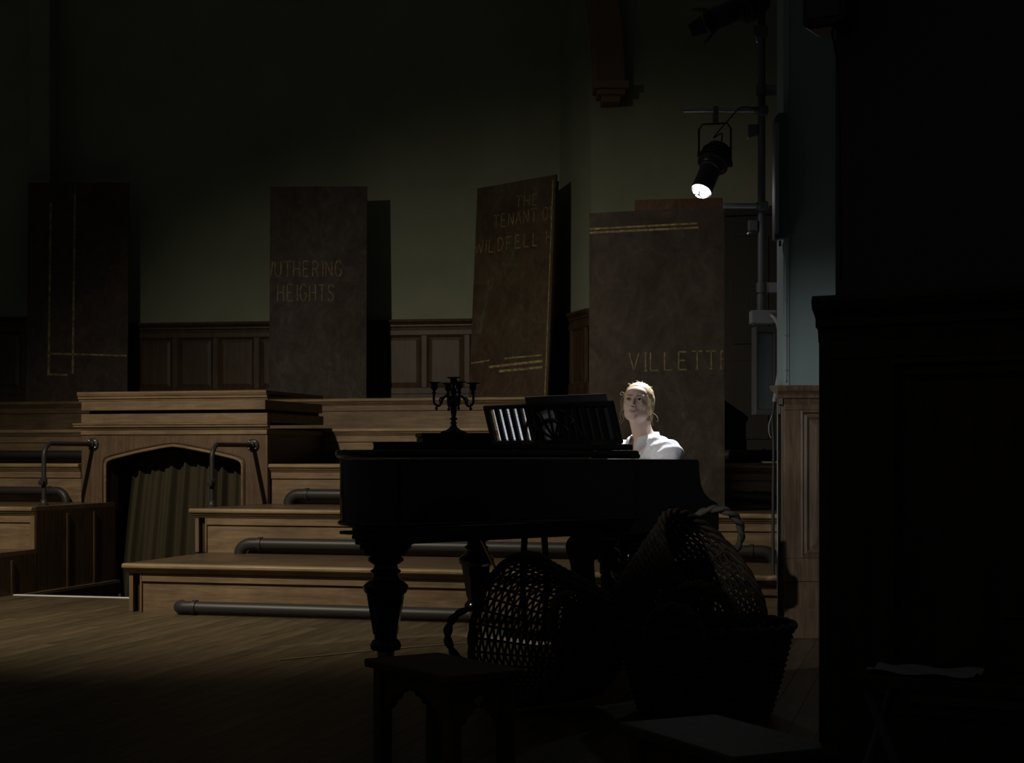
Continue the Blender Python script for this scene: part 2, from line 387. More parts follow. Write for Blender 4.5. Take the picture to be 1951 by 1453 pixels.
# ------------------------------------------------------------------ tiers
def tier(k, u0, u1, label, left_end=False, right_end=False, run=RUN, side_dark=False, z_floor=None):
    v0 = (k-1)*RUN; h = HT[k]; b = HT[k-1]
    t = thing('seating_tier', label, 'platform', S(0, v0, 0), SROT, 'oak seating tiers of the stage')
    L = u0; 
    MB().mould([(.02,h-.034),(-.028,h-.034),(-.04,h-.026),(-.04,h-.010),(-.03,h),(.02,h)], u0-.03, u1).build('nosing', M['oak_edge'], t, smooth=False, bevel=.004)
    MB().mould([(.02,h-.06),(-.006,h-.06),(-.012,h-.05),(-.022,h-.043),(-.024,h-.034),(.02,h-.034)], u0-.012, u1).build('bed_moulding', M['oak'], t)
    MB().box(u0-.01, u1, .021, run+.03, h-.03, h).build('tread', M['oak_tread'], t)
    if left_end:
        MB().box(u0, u0+.028, 0, .03, b, h-.06).build('stile', M['oak_v'], t, bevel=.003)
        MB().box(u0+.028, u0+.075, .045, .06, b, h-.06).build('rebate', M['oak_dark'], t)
        s = u0+.075
        MB().box(s, s+.012, -.002, .03, b, h-.06).build('bead', M['oak_v'], t, bevel=.003)
        s += .012
    else: s = u0
    if right_end:
        MB().box(u1-.035, u1, -.002, .03, b, h-.06).build('stile', M['oak_v'], t, bevel=.003); e = u1-.035
    else: e = u1
    MB().box(s, e, 0, .03, h-.112, h-.062).build('rail', M['oak'], t, bevel=.003)
    MB().box(s, e, .012, .03, b, h-.116).build('riser_panel', M['oak'], t)
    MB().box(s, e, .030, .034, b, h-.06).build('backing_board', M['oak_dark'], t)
    zf = z_floor if z_floor is not None else b
    if left_end:
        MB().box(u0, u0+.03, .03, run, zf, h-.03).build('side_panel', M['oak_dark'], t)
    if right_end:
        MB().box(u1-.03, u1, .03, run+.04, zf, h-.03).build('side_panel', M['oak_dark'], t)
        for vv in (.42, .80): MB().box(u1, u1+.012, vv, vv+.03, max(zf, 0), h-.06).build('batten', M['oak_dark'], t, bevel=.003)
    return t
UE = 4.0; UM = 3.0
tier(1, 0, UE, 'lowest oak tier right of the passage, its end corner standing on the floor', True, z_floor=-.5)
tier(2, -.10, UE, 'second oak tier from the floor right of the passage, handrail foot on its corner', True, z_floor=-.5)
tier(3, -.03, UE, 'third oak tier up, butting against the right side of the arched rostrum', run=2.3)
tier(4, -6, UM, 'fourth oak tier running behind the arched rostrum', right_end=True)
tier(5, -6, UM, 'topmost oak tier carrying the painted boards', run=2.6, right_end=True)
tier(1, -6, -1.34, 'lowest oak tier left of the curtained passage, mostly in darkness', False, True, z_floor=-.5)
tier(2, -6, -1.34, 'second oak tier left of the curtained passage, under the left handrail', False, True, z_floor=-.5)
tier(3, -6, -1.62, 'third oak tier at the far left, behind the left handrail')

# ------------------------------------------------------------------ arched rostrum
VF = 2.15
ro = thing('arched_rostrum', 'oak rostrum with moulded top and wide pointed-arch opening', 'rostrum', S(-.805, VF, 0), SROT)
hw = .778
def mk(n, hwx, y0, z0, z1, mat=M['oak'], bv=.004, d=1.12): return MB().box(-hwx, hwx, y0, d, z0, z1).build(n, mat, ro, bevel=bv)
half = [(.57,-.5),(.57,.875),(.566,.90),(.553,.918),(.53,.930),(.49,.942),(.30,.985),(.10,1.022),(0,1.034)]
arch = [(-x, z) for x, z in half]+[(x, z) for x, z in half[-2::-1]]
face = [(-hw, 1.12), (-hw, -.5)]+arch+[(hw, -.5), (hw, 1.12)]
MB().face_y(face, 0, .045).build('front_panel', M['oak_front'], ro, bevel=.003)
def arch_tube(off, y, r):
    pts = [(x*(1+off/.57), y, z+off) for x, z in arch]; return MB().tube(pts, r, 8)
arch_tube(.004, .0, .012).build('arch_moulding', M['oak'], ro, smooth=True)
arch_tube(.024, .0, .006).build('arch_bead', M['oak_dark'], ro, smooth=True)
mk('lower_frieze', hw, -.012, 1.121, 1.16)
MB().mould([(.0,1.16),(-.02,1.16),(-.028,1.172),(-.045,1.18),(-.045,1.192),(-.055,1.198),(-.055,1.21),(0,1.21)], -hw-.045, hw+.02).build('middle_cornice', M['oak'], ro)
mk('upper_frieze', hw, -.004, 1.211, 1.282)
mk('shadow_gap', hw-.04, .05, 1.283, 1.306, M['door'])  # recessed strip coloured near-black, its shade put into the colour
mk('upper_band', hw-.01, -.020, 1.307, 1.378)
MB().mould([(.0,1.379),(-.02,1.379),(-.024,1.393),(-.036,1.398),(-.036,1.412),(-.044,1.42),(-.05,1.436),(-.05,1.45),(0,1.45)], -hw-.01, hw+.01).build('top_moulding', M['oak'], ro)
mk('top_board', hw, .001, 1.425, 1.451, M['oak_tread'])
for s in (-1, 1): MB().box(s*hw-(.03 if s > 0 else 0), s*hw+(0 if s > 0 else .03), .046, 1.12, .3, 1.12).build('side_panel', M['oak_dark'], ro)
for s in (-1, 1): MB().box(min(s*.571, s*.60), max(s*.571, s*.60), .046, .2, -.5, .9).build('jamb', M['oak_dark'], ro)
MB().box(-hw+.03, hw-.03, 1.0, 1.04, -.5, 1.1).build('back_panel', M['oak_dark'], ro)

# pleated curtain hanging in the arch
cu = MB(); nu, nv = 220, 26; vs = []
for j in range(nv+1):
    tz = j/nv
    for i in range(nu+1):
        s = i/nu
        wl = -.44-.16*tz**.8 if tz < 1 else -.6          # left edge drawn in at the top
        u = wl+( .545-wl)*s
        ph = s*2*math.pi*8.5+1.1*math.sin(s*9)
        amp = .060*(.45+.55*tz)*(0.75+.4*math.sin(s*17+1))
        y = .22+amp*math.sin(ph)+.010*math.sin(ph*2.3+tz*2)+.02*math.sin(s*6)
        top = 1.02-.09*abs(2*s-1)**1.5
        vs.append((u, y, top+(-.48-top)*tz))
fs = [(j*(nu+1)+i, (j+1)*(nu+1)+i, (j+1)*(nu+1)+i+1, j*(nu+1)+i+1) for j in range(nv) for i in range(nu)]
cu.add(vs, fs); co_ = cu.build('curtain', M['curtain'], None, smooth=True)
co_.location = S(-.805, VF, 0); co_.rotation_euler = SROT; tag(co_, 'olive-brown pleated curtain hanging inside the arched opening of the rostrum', 'curtain')

# handrails from the rostrum face down to the tier tops
def handrail(u, zf, label):
    t = thing('handrail', label, 'handrail', S(u, VF, 0), SROT, 'bent pipe handrails on the rostrum')
    zt = zf; ve = -.70; r = .017
    pts = [(0, -.02, zt), (0, ve+.1, zt)]+[(0, ve+.1-.1*math.sin(R(a)), zt-.1+.1*math.cos(R(a))) for a in range(10, 91, 10)]+[(0, ve, .62)]
    MB().tube(pts, r, 12).build('pipe', M['iron'], t, smooth=True, auto=50)
    T = Matrix.Translation((0, 0, zt)) @ Matrix.Rotation(R(90), 4, 'X')
    MB().lathe([(.048,.002),(.048,.012),(.042,.018),(.026,.022),(.024,.05),(.018,.052)], 24, T).build('flange', M['iron'], t, smooth=True, auto=40)
    for a in range(45, 360, 90): MB().lathe([(.006,.012),(.006,.022),(.002,.024)], 8, T @ Matrix.Translation((.036*math.cos(R(a)), .036*math.sin(R(a)), .004))).build('screw', M['steel'], t)
    MB().lathe([(.034,.601),(.034,.612),(.026,.62),(.024,.64),(.018,.645)], 20, Matrix.Translation((0, ve, 0))).build('foot_flange', M['iron'], t, smooth=True, auto=40)
    MB().lathe([(.018,.745),(.025,.75),(.025,.79),(.018,.795)], 16, Matrix.Translation((0, ve, 0))).build('tee_fitting', M['iron'], t, smooth=True, auto=40)
    MB().lathe([(.021,0),(.021,.035),(.014,.037)], 14, Matrix.Translation((0, ve-.01, .77)) @ Matrix.Rotation(R(100), 4, 'X')).build('tee_outlet', M['iron'], t, smooth=True, auto=40)
handrail(-1.48, 1.05, 'bent black pipe handrail left of the arched opening')
handrail(-.142, 1.04, 'bent black pipe handrail right of the arched opening')

# fat heating pipes along the foot of each riser
def hpipe(v, z, u0, u1, label, r=.04, lend='down', rend='down', ztr=None):
    t = thing('heating_pipe', label, 'pipe', S(0, v, 0), SROT, 'black heating pipes along the tiers')
    er = .085 if lend == 'down' else .06
    MB().tube([(u0+er+.06, 0, z), (u1-er-.06, 0, z)], r, 20).build('pipe', M['iron'], t, smooth=True, auto=50)
    for e, end, sg in ((u0, lend, 1), (u1, rend, -1)):
        c = e+sg*er
        if end == 'down':
            zb = ztr
            hgt = z-zb
            pts = [(c+sg*.06, 0, z), (c, 0, z)]+[(c-sg*er*math.sin(R(a)), 0, z-hgt*(1-math.cos(R(a)))) for a in range(10, 91, 10)]
        else:
            pts = [(c+sg*.06, 0, z), (c, 0, z)]+[(c-sg*er*math.sin(R(a)), .07*(1-math.cos(R(a))), z) for a in range(10, 91, 10)]
        MB().tube(pts, r*1.02, 20).build('elbow', M['iron'], t, smooth=True, auto=50)
        MB().tube([(c+sg*.05, 0, z), (c+sg*.075, 0, z)], r*1.17, 20).build('coupling_ring', M['iron'], t, smooth=True, auto=40)
hpipe(-.075, .043, .36, 3.9, 'black heating pipe lying on the floor along the lowest riser', lend='wall', ztr=0)
hpipe(RUN-.075, HT[1]+.068, .27, 3.85, 'black heating pipe on the lowest tread, behind the piano legs', ztr=HT[1])
hpipe(2*RUN-.075, HT[2]+.075, .155, 3.75, 'black heating pipe on the second tread, its bend left of the piano', ztr=HT[2])
hpipe(3*RUN-.075, HT[3]+.065, .03, 3.7, 'black heating pipe on the third tread just above the piano tail', ztr=HT[3])
hpipe(2*RUN-.075, HT[2]+.088, -4.5, -1.70, 'black heating pipe at the far left, passing behind the left handrail', r=.032, ztr=HT[2])
hpipe(3*RUN-.075, HT[3]+.07, -4.9, -1.62, 'upper black heating pipe at the far left edge beside the rostrum', r=.036, ztr=HT[3])
# ------------------------------------------------------------------ painted boards with lettering
GL = {'W': [[(0,1),(.25,0),(.5,.8),(.75,0),(1,1)]], 'U': [[(.05,1),(.05,.25),(.25,0),(.6,0),(.8,.25),(.8,1)]], 'T': [[(0,1),(.9,1)],[(.45,1),(.45,0)]],
 'H': [[(.05,1),(.05,0)],[(.8,1),(.8,0)],[(.05,.52),(.8,.52)]], 'E': [[(.75,1),(.08,1),(.08,0),(.78,0)],[(.08,.52),(.62,.52)]],
 'R': [[(.08,0),(.08,1),(.55,1),(.75,.85),(.75,.65),(.55,.5),(.08,.5)],[(.45,.5),(.8,0)]], 'I': [[(.2,1),(.2,0)]],
 'N': [[(.05,0),(.05,1),(.8,0),(.8,1)]], 'G': [[(.8,.85),(.6,1),(.25,1),(.05,.75),(.05,.25),(.25,0),(.6,0),(.8,.2),(.8,.45),(.5,.45)]],
 'S': [[(.75,.85),(.55,1),(.25,1),(.08,.8),(.15,.6),(.65,.42),(.75,.2),(.55,0),(.2,0),(.05,.15)]], 'A': [[(0,0),(.42,1),(.85,0)],[(.17,.38),(.67,.38)]],
 'O': [[(.4,1),(.1,.8),(.05,.4),(.2,.05),(.5,0),(.78,.25),(.8,.65),(.65,.93),(.4,1)]], 'F': [[(.75,1),(.08,1),(.08,0)],[(.08,.52),(.6,.52)]],
 'L': [[(.08,1),(.08,0),(.7,0)]], 'D': [[(.08,0),(.08,1),(.45,1),(.78,.7),(.78,.3),(.45,0),(.08,0)]], 'V': [[(0,1),(.4,0),(.82,1)]], ' ': []}
def lettering(word, x0, x1, z0, z1, parent, slope=0.0, sw=.008, clip=(-9, 9), serif=False, mat=None):
    m = None; wd_ = {'I': .45, ' ': .5, 'W': 1.2}; tot = sum(wd_.get(c, 1) for c in word); adv = (x1-x0)/tot; ox = x0-adv; prevw = 1.0
    def stroke(a, b):
        (ax, az), (bx, bz) = a, b
        if ax > bx: (ax, az), (bx, bz) = (bx, bz), (ax, az)
        if bx < clip[0] or ax > clip[1]: return
        d0 = bx-ax
        if ax < clip[0]: az += (bz-az)*(clip[0]-ax)/d0; ax = clip[0]
        if bx > clip[1]: bz = az+(bz-az)*(clip[1]-ax)/max(bx-ax, 1e-6); bx = clip[1]
        d = Vector((bx-ax, bz-az)); L = d.length
        if L < .004: return
        d /= L; p = Vector((-d.y, d.x))*sw/2
        q = [(ax+p.x, az+p.y), (ax-p.x, az-p.y), (bx-p.x, bz-p.y), (bx+p.x, bz+p.y)]
        m.face_y(q, -.0025, .001)
    for i, ch in enumerate(word):
        ox = x0 if i == 0 else ox+prevw*adv
        m = MB(); prevw = wd_.get(ch, 1); wg = adv*.84*(1.2 if ch == 'W' else 1)
        for ln in GL[ch]:
            jit = rnd.uniform(-.02, .02)
            W = lambda p: (ox+p[0]*wg, z0+(p[1]+jit)*(z1-z0)+slope*(ox-x0))
            for a, b in zip(ln, ln[1:]): stroke(W(a), W(b))
            if serif and len(ln) == 2 and ln[0][0] == ln[1][0]:
                for p in ln: stroke(W((p[0]-.14, p[1])), W((p[0]+.14, p[1])))
        if m.v: m.build('letter', mat or M['letter'], parent)
def flat(label, loc, rotz, w_, h_, lean, mat, cuts=None):
    t = thing('painted_board', label, 'painted board', loc, (-R(lean), 0, R(rotz)), 'painted book-title boards')
    x0, x1 = -w_/2, w_/2
    tl, tr = (cuts or (0, 0))
    MB().face_y([(x0,0),(x1,0),(x1,h_+tr),(x0,h_+tl)], 0, .022).build('canvas', mat, t, bevel=.002)
    b = MB()
    for a, c in ((x0+.01, x0+.06), (x1-.06, x1-.01)): b.box(a, c, .0225, .06, .01, h_-.03)
    b.box(x0+.06, x1-.06, .0225, .06, .01, .07); b.box(x0+.06, x1-.06, .0225, .06, h_-.1, h_-.04)
    b.build('stretcher_frame', M['stool_wood'], t)
    return t
def strip(t, x0, z0, x1, z1, sw=.02, mat=None):
    d = Vector((x1-x0, z1-z0)).normalized(); p = Vector((-d.y, d.x))*sw/2
    MB().face_y([(x0+p.x,z0+p.y),(x0-p.x,z0-p.y),(x1-p.x,z1-p.y),(x1+p.x,z1+p.y)], -.002, .001).build('painted_line', mat or M['paint_line'], t)
def loc_at(px, Y, z): q = P(px, 868, Y); return (q.x, q.y, z)

# far-left board with a ruled frame
Y = 15.0; s = Y/FPX; zz = lambda y: CAMZ+(868-y)*s-ZS
t = flat('dim brown board at the far left with a ruled ochre frame and no lettering', loc_at(146, Y, ZS), 0, 193*s, zz(345), 2, M['canvas_a'])
xx = lambda px: (px-146)*s
strip(t, xx(92), zz(715), xx(93), zz(385), .022); strip(t, xx(138), zz(712), xx(139), zz(350), .02)
strip(t, xx(92), zz(673), xx(240), zz(677), .018); strip(t, xx(92), zz(713), xx(128), zz(714), .018)
# WUTHERING HEIGHTS
Y = 14.5; s = Y/FPX; zz = lambda y: CAMZ+(868-y)*s-ZS
t = flat('umber board with two short lines of thin capitals, standing behind the rostrum', loc_at(605, Y, ZS), -1, 186*s, zz(352), 2.2, M['canvas_b'])
xx = lambda px: (px-605)*s
lettering('WUTHERING', xx(500), xx(655), zz(525), zz(496), t, sw=.011, clip=(xx(513), 9))
lettering('HEIGHTS', xx(527), xx(641), zz(572), zz(541), t, sw=.011)
# THE TENANT OF WILDFELL H...
a = P(893, 868, 14.75); b = P(1043, 868, 14.15); wd = (b-a).length; ang = math.degrees(math.atan2(b.y-a.y, b.x-a.x))
h = CAMZ+(868-343)/FPX*14.45-ZS
t = flat('rust and olive board with three lines of capitals, turned at an angle', ((a.x+b.x)/2, (a.y+b.y)/2, ZS), ang, wd, h, 3.5, M['canvas_c'], (-.005, .02))
fx = lambda px: ((px-893)/150-.5)*wd
zz = lambda y: CAMZ+(868-y)/FPX*14.45-ZS
lettering('THE', fx(970), fx(1016), zz(392), zz(371), t, sw=.010)
lettering('TENANT OF', fx(928), fx(1050), zz(427), zz(402), t, slope=.03, sw=.011, clip=(-9, wd/2-.02))
lettering('WILDFELL H', fx(893), fx(1046), zz(474), zz(449), t, slope=.03, sw=.012, clip=(-wd/2+.01, wd/2-.03))
strip(t, fx(960), zz(682), fx(1030), zz(679), .014); strip(t, fx(930), zz(697), fx(1032), zz(690), .022); strip(t, fx(950), zz(706), fx(1032), zz(702), .022); strip(t, fx(895), zz(688), fx(930), zz(684), .014)
strip(t, wd/2-.03, .02, wd/2-.03, h-.03, .012)
# VILLETTE
Y = 10.25; s = Y/FPX; z0 = HT[2]; zz = lambda y: CAMZ+(868-y)*s-z0
t = flat('dark brown board with one word in ochre capitals, right behind the pianist', loc_at(1251, Y, z0), -6, 258*s, zz(398), 1.0, M['canvas_d'], (-.015, .02))
xx = lambda px: (px-1251)*s
lettering('VILLETTE', xx(1199), xx(1398), zz(706), zz(672), t, slope=.02, sw=.011, clip=(-9, 126*s), serif=True)
strip(t, -128*s, zz(433), xx(1328), zz(425), .012); strip(t, -128*s, zz(440), xx(1330), zz(433), .014)
# the board half hidden behind it
Y = 11.15; s = Y/FPX
flat('reddish-brown board peeping out above the board behind the pianist', loc_at(1292, Y, HT[3]), -10, 168*s, CAMZ+(868-377)*s-HT[3], 1.0, M['canvas_e'])
# ------------------------------------------------------------------ grand piano, local x from tail to keyboard, y towards the treble side
PN = Vector((-.495, 6.15, 0)); PTH = 40.0
pa = Vector((math.cos(R(PTH)), math.sin(R(PTH)), 0)); pb = Vector((-math.sin(R(PTH)), math.cos(R(PTH)), 0))
def PL(x, y, z=0): return PN+pa*x+pb*y+Vector((0,0,z))
PROT = (0, 0, R(PTH))
pi_ = thing('grand_piano', 'black polished grand piano with turned legs in the centre of the hall', 'piano', PN, PROT)
ctrl = [(.075,.012),(.02,.05),(0,.13),(0,.26),(.035,.37),(.13,.46),(.32,.58),(.52,.74),(.72,.96),(.90,1.22),(1.05,1.37),(1.2,1.435),(1.38,1.45)]
cur = [(p.x, p.y) for p in cat_rom([(x, y, 0) for x, y in ctrl], 5)]
outline = [(1.38, 0), (.12, 0)]+cur
def offset(poly, d):        # outward offset of an open outline (clockwise seen from above as listed)
    out = []
    n = len(poly)
    for i, p in enumerate(poly):
        a = Vector(poly[max(i-1, 0)]); b = Vector(poly[min(i+1, n-1)]); t = (b-a).normalized(); nn = Vector((t.y, -t.x))
        out.append((p[0]-nn.x*d, p[1]-nn.y*d))
    return out
# the outline runs 1.38,0 -> tail -> 1.38,1.45 ; its outside is on the right-hand side reversed
o_lid = offset(outline, -.016); o_in = offset(outline, .05)
if min(p[0] for p in o_lid) > 0: o_lid = offset(outline, .016); o_in = offset(outline, -.05)
MB().prism(outline+o_in[::-1], .68, .945).build('rim', M['ebony'], pi_, smooth=True, auto=30)
MB().prism(o_in, .80, .815).build('soundboard', M['stool_wood'], pi_)
MB().tube([(x, y, .686) for x, y in outline], .010, 8).build('rim_moulding', M['ebony'], pi_, smooth=True)
MB().prism(o_in, .655, .679).build('bottom_frame', M['ebony_dull'], pi_)
b = MB()
for (x0, y0, x1, y1) in ((.2,.2,1.35,.25),(.25,.3,1.35,.75),(.3,.4,1.35,1.2)):
    d = Vector((x1-x0, y1-y0)); L = d.length; T = Matrix.Translation((x0, y0, 0)) @ Matrix.Rotation(math.atan2(d.y, d.x), 4, 'Z')
    b.box(0, L, -.04, .04, .60, .654, T)
b.build('braces', M['ebony_dull'], pi_)
MB().prism(o_lid, .953, .984).build('lid', M['ebony'], pi_, smooth=True, auto=60, bevel=.0135, seg=6)
MB().prism([(.82,.02),(1.30,.02),(1.30,1.40),(1.08,1.36),(.93,1.2),(.82,1.06)], .9845, 1.012).build('lid_flap', M['ebony'], pi_, bevel=.006)
h = MB()
for y in (.2, .7, 1.2): h.box(1.285, 1.325, y-.05, y+.05, .985, 1.014)
h.build('hinge', M['brass'], pi_)
# key arms with scrolled fronts, key bed, fallboard, keys
prof = [(1.36,.61),(1.915,.61),(1.915,.722)]+[(1.90,.742),(1.87,.752),(1.845,.765),(1.815,.79),(1.795,.825),(1.785,.87),(1.78,.93),(1.772,.943),(1.36,.945)]
for y0 in (0, 1.375): MB().face_y([(x, z) for x, z in prof], y0, y0+.075).build('key_arm', M['ebony'], pi_, bevel=.006)
MB().box(1.36, 1.905, .075, 1.375, .61, .675).build('key_bed', M['ebony_dull'], pi_, bevel=.004)
MB().box(1.86, 1.91, .076, 1.374, .676, .735).build('key_slip', M['ebony'], pi_, bevel=.006)
MB().box(1.405, 1.425, .076, 1.374, .70, .94).build('fallboard', M['ebony'], pi_, bevel=.004)
MB().mould([(0,0),(1.3,0),(1.3,.02),(0,.02)], 1.385, 1.46, Matrix.Translation((0,.076,.925))).build('music_shelf', M['ebony'], pi_)
k = MB(); kb = MB(); kw = 1.29/52
for i in range(52): k.box(1.50, 1.855, .08+i*kw+.0006, .08+(i+1)*kw-.0006, .676, .738)
for i in range(51):
    if (i % 7) not in (2, 6): kb.box(1.50, 1.745, .08+(i+1)*kw-.0055, .08+(i+1)*kw+.0055, .70, .75)
tag(k.build('white_keys', newmat('ivory', (.7,.66,.55), .3), pi_), kind='stuff'); tag(kb.build('black_keys', M['ebony'], pi_), kind='stuff')
# the lid front edge seen end-on: two rounded lips
for z in (.958, .934): MB().tube([(1.385, .0, z), (1.385, .3, z)], .011, 10).build('lid_lip', M['ebony'], pi_, smooth=True)

def leg(x, y, top, label=None):
    T = Matrix.Translation((x, y, 0))
    m = MB()
    m.lathe([(.03,.165),(.06,.172),(.064,.19),(.058,.205),(.047,.215),(.046,.235),(.05,.245)], 28, T)
    m.lathe([(.052,.235),(.077,.385),(.079,.402)], 8, T)
    m.lathe([(.074,.395),(.086,.405),(.093,.422),(.092,.432),(.078,.446),(.058,.458),(.052,.472),(.056,.482),(.062,.488),(.062,.494),(.050,.502),(.047,.515),(.060,.523),(.073,.532),(.074,.542),(.060,.552),(.055,top-.001)], 28, T)
    o = m.build('leg', M['ebony'], pi_, smooth=True, auto=28)
    c = MB(); c.lathe([(.024,.085),(.034,.10),(.036,.165)], 20, T)
    c.box(-.018, -.012, -.012, .03, .03, .09, T); c.box(.012, .018, -.012, .03, .03, .09, T)
    c.lathe([(.008,-.013),(.034,-.013),(.036,-.009),(.036,.009),(.034,.013),(.008,.013)], 20, T @ Matrix.Translation((0,.018,.036)) @ Matrix.Rotation(R(90), 4, 'Y'))
    tag(c.build('caster', M['brass'], o, smooth=True, auto=35), 'brass caster wheel')
    return o
def plinth(x, y, rot=0):
    T = Matrix.Translation((x, y, 0)) @ Matrix.Rotation(R(rot), 4, 'Z')
    m = MB()
    for hwid, z0, z1 in ((.085,.554,.578),(.10,.578,.60),(.118,.60,.622),(.13,.622,.64)):
        c = hwid*.42; q = hwid
        m.prism([(q,-c),(q,c),(c,q),(-c,q),(-q,c),(-q,-c),(-c,-q),(c,-q)], z0, z1, T)
    m.box(-.135, .14, -.135, .14, .64, .654, T)
    m.build('leg_block', M['ebony_dull'], pi_, bevel=.006)
leg(.155, .215, .555); plinth(.155, .215)
for y in (.16, 1.29):
    leg(1.49, y, .575); T = Matrix.Translation((1.49, y, 0))
    m = MB(); m.box(-.10,.10,-.085,.085,.576,.609,T); m.build('leg_block', M['ebony_dull'], pi_, bevel=.008)
# pedal lyre
ly = MB(); 
for y in (.66, .80): ly.tube([(1.40, y, .12), (1.40, y+.02*(1 if y > .7 else -1), .35), (1.40, y, .61)], .016, 10)
ly.box(1.32, 1.47, .60, .86, .08, .13)
lyo = ly.build('pedal_lyre', M['ebony'], pi_, smooth=True, auto=35)
for y in (.67, .73, .79):
    MB().prism([(1.47,y-.012),(1.58,y-.016),(1.60,y),(1.58,y+.016),(1.47,y+.012)], .055, .066).build('pedal', M['brass'], lyo, bevel=.003)
MB().tube([(1.34, .73, .13), (1.05, .73, .60)], .007, 8).build('stay_rod', M['brass'], lyo)

# music desk: a pierced, leaning frame
XD, Y0, Y1 = 1.335, .055, .965
TD = Matrix.Translation((XD, 0, 1.013)) @ Matrix.Rotation(R(-17), 4, 'Y')     # leans back towards the tail
HD = .20
d = MB(); d.box(-.009,.009,Y0,Y1,0,.022,TD); d.box(-.009,.009,Y0,Y1,HD-.018,HD,TD)
d.box(-.009,.009,Y0,Y0+.035,.022,HD-.018,TD); d.box(-.009,.009,Y1-.035,Y1,.022,HD-.018,TD)
d.box(.009,.032,Y0+.02,Y1-.02,0,.012,TD)
desk = d.build('music_desk', M['ebony_dull'], pi_, bevel=.002)
ys = Y0+.035; nsl = 15; stp = (Y1-Y0-.07)/nsl
sl = None
for i in range(1, nsl):
    y = ys+i*stp
    if .44 < y < .56: continue
    o = MB().box(-.006,.006,y-.0135,y+.0135,.020,HD-.016,TD).build('slat', M['ebony_dull'], desk)
fr = MB()
cy = .50
for rr in (.085, .135):
    fr.tube([TD @ Vector((0, cy+rr*1.5*math.cos(R(a)), .02+rr*1.2*math.sin(R(a)))) for a in range(0, 181, 12)], .0075, 8)
for a in (35, 65, 90, 115, 145): fr.tube([TD @ Vector((0, cy, .022)), TD @ Vector((0, cy+.2*math.cos(R(a)), .02+.165*math.sin(R(a))))], .006, 8)
fr.build('fretwork', M['ebony_dull'], desk, smooth=True)
MB().box(1.28, 1.40, .05, 1.30, .985, 1.0125).build('desk_slide', M['ebony_dull'], pi_, bevel=.003)

# sheet music and a black folder leaning on the desk
def on_desk(o, z=.0): o.location = PN; o.rotation_euler = PROT; return o
for y0, y1, lb in ((.70, .915, 'lit sheet of printed music seen through the left slats of the desk'), (.478, .690, 'lit sheet of printed music beside the black folder on the desk')):
    o = MB().box(.0095,.0103,y0,y1,.0135,.185,TD).build('sheet_music', M['paper']); on_desk(o); tag(o, lb, 'sheet music', 'sheets of music on the desk')
fo = thing('score_folder', 'large black folder of music propped on the right of the desk', 'folder', PN, PROT)
MB().box(.0105,.0135,.10,.66,.0135,.232,TD).build('cover', M['blackcard'], fo, bevel=.001)
MB().box(.0136,.0165,.115,.645,.016,.2325,TD).build('pages', M['plainpaper'], fo)

# things on the lid
bx = thing('black_case', 'flat black box on the piano lid under the candelabrum', 'box', PL(.665, .42, .985), (0, 0, R(PTH-30)))
MB().box(-.15,.15,-.12,.12,0,.055).build('body', M['ebony_dull'], bx, bevel=.004)
MB().box(-.155,.155,-.125,.125,.0555,.073).build('cover', M['ebony_dull'], bx, bevel=.004)
bk = thing('black_book', 'thin black book lying flat on the piano lid left of the candelabrum', 'book', PL(.52, .60, .985), (0, 0, R(PTH-34)))
MB().box(-.13,.13,-.10,.10,0,.006).build('back_cover', M['ebony_dull'], bk); MB().box(-.127,.125,-.097,.097,.0062,.028).build('pages', newmat('aged_pages', (.03,.028,.024), .8), bk)
MB().box(-.13,.13,-.10,.10,.0282,.034).build('front_cover', M['ebony_dull'], bk, bevel=.001)

# five-branch candelabrum
cb = M['ebony']
cl = PL(.665, .42, .985+.0732)
ca = thing('candelabrum', 'small black five-branch candelabrum standing on the box on the piano', 'candelabrum', cl, (0, 0, R(8)))
MB().lathe([(.056,0),(.058,.004),(.05,.010),(.034,.014),(.022,.022),(.014,.032),(.011,.042)], 32).build('base', cb, ca, smooth=True, auto=40)
MB().lathe([(.010,.040),(.016,.046),(.010,.052),(.010,.058),(.017,.062),(.017,.066),(.009,.07),(.012,.085),(.017,.135),(.018,.15),(.012,.158),(.011,.172),(.016,.18),(.013,.19),(.009,.20)], 24).build('stem', cb, ca, smooth=True, auto=50)
def cup(M_, parent):
    return MB().lathe([(.005,0),(.011,.004),(.006,.012),(.008,.016),(.015,.022),(.016,.040),(.013,.043),(.030,.047),(.032,.051),(.012,.0515),(.011,.046)], 20, M_).build('candle_cup', cb, parent, smooth=True, auto=40)
cup(Matrix.Translation((0,0,.195)), ca)
for a in (10, 100, 190, 280):
    A = Matrix.Rotation(R(a), 4, 'Z')
    pts = cat_rom([(.012,0,.155),(.030,0,.165),(.050,0,.150),(.058,0,.128),(.072,0,.120),(.088,0,.132),(.090,0,.158),(.088,0,.178)], 5)
    o = MB().tube([A @ p for p in pts], .0055, 8).build('branch', cb, ca, smooth=True)
    MB().tube([A @ p for p in cat_rom([(.058,0,.128),(.064,0,.146),(.054,0,.156),(.048,0,.146)], 5)], .0035, 6).build('scroll', cb, o, smooth=True)
    MB().lathe([(.003,-.012),(.008,-.004),(.003,.004)], 10, A @ Matrix.Translation((.078,0,.112))).build('drop', cb, o, smooth=True)
    cup(A @ Matrix.Translation((.088,0,.172)), ca)
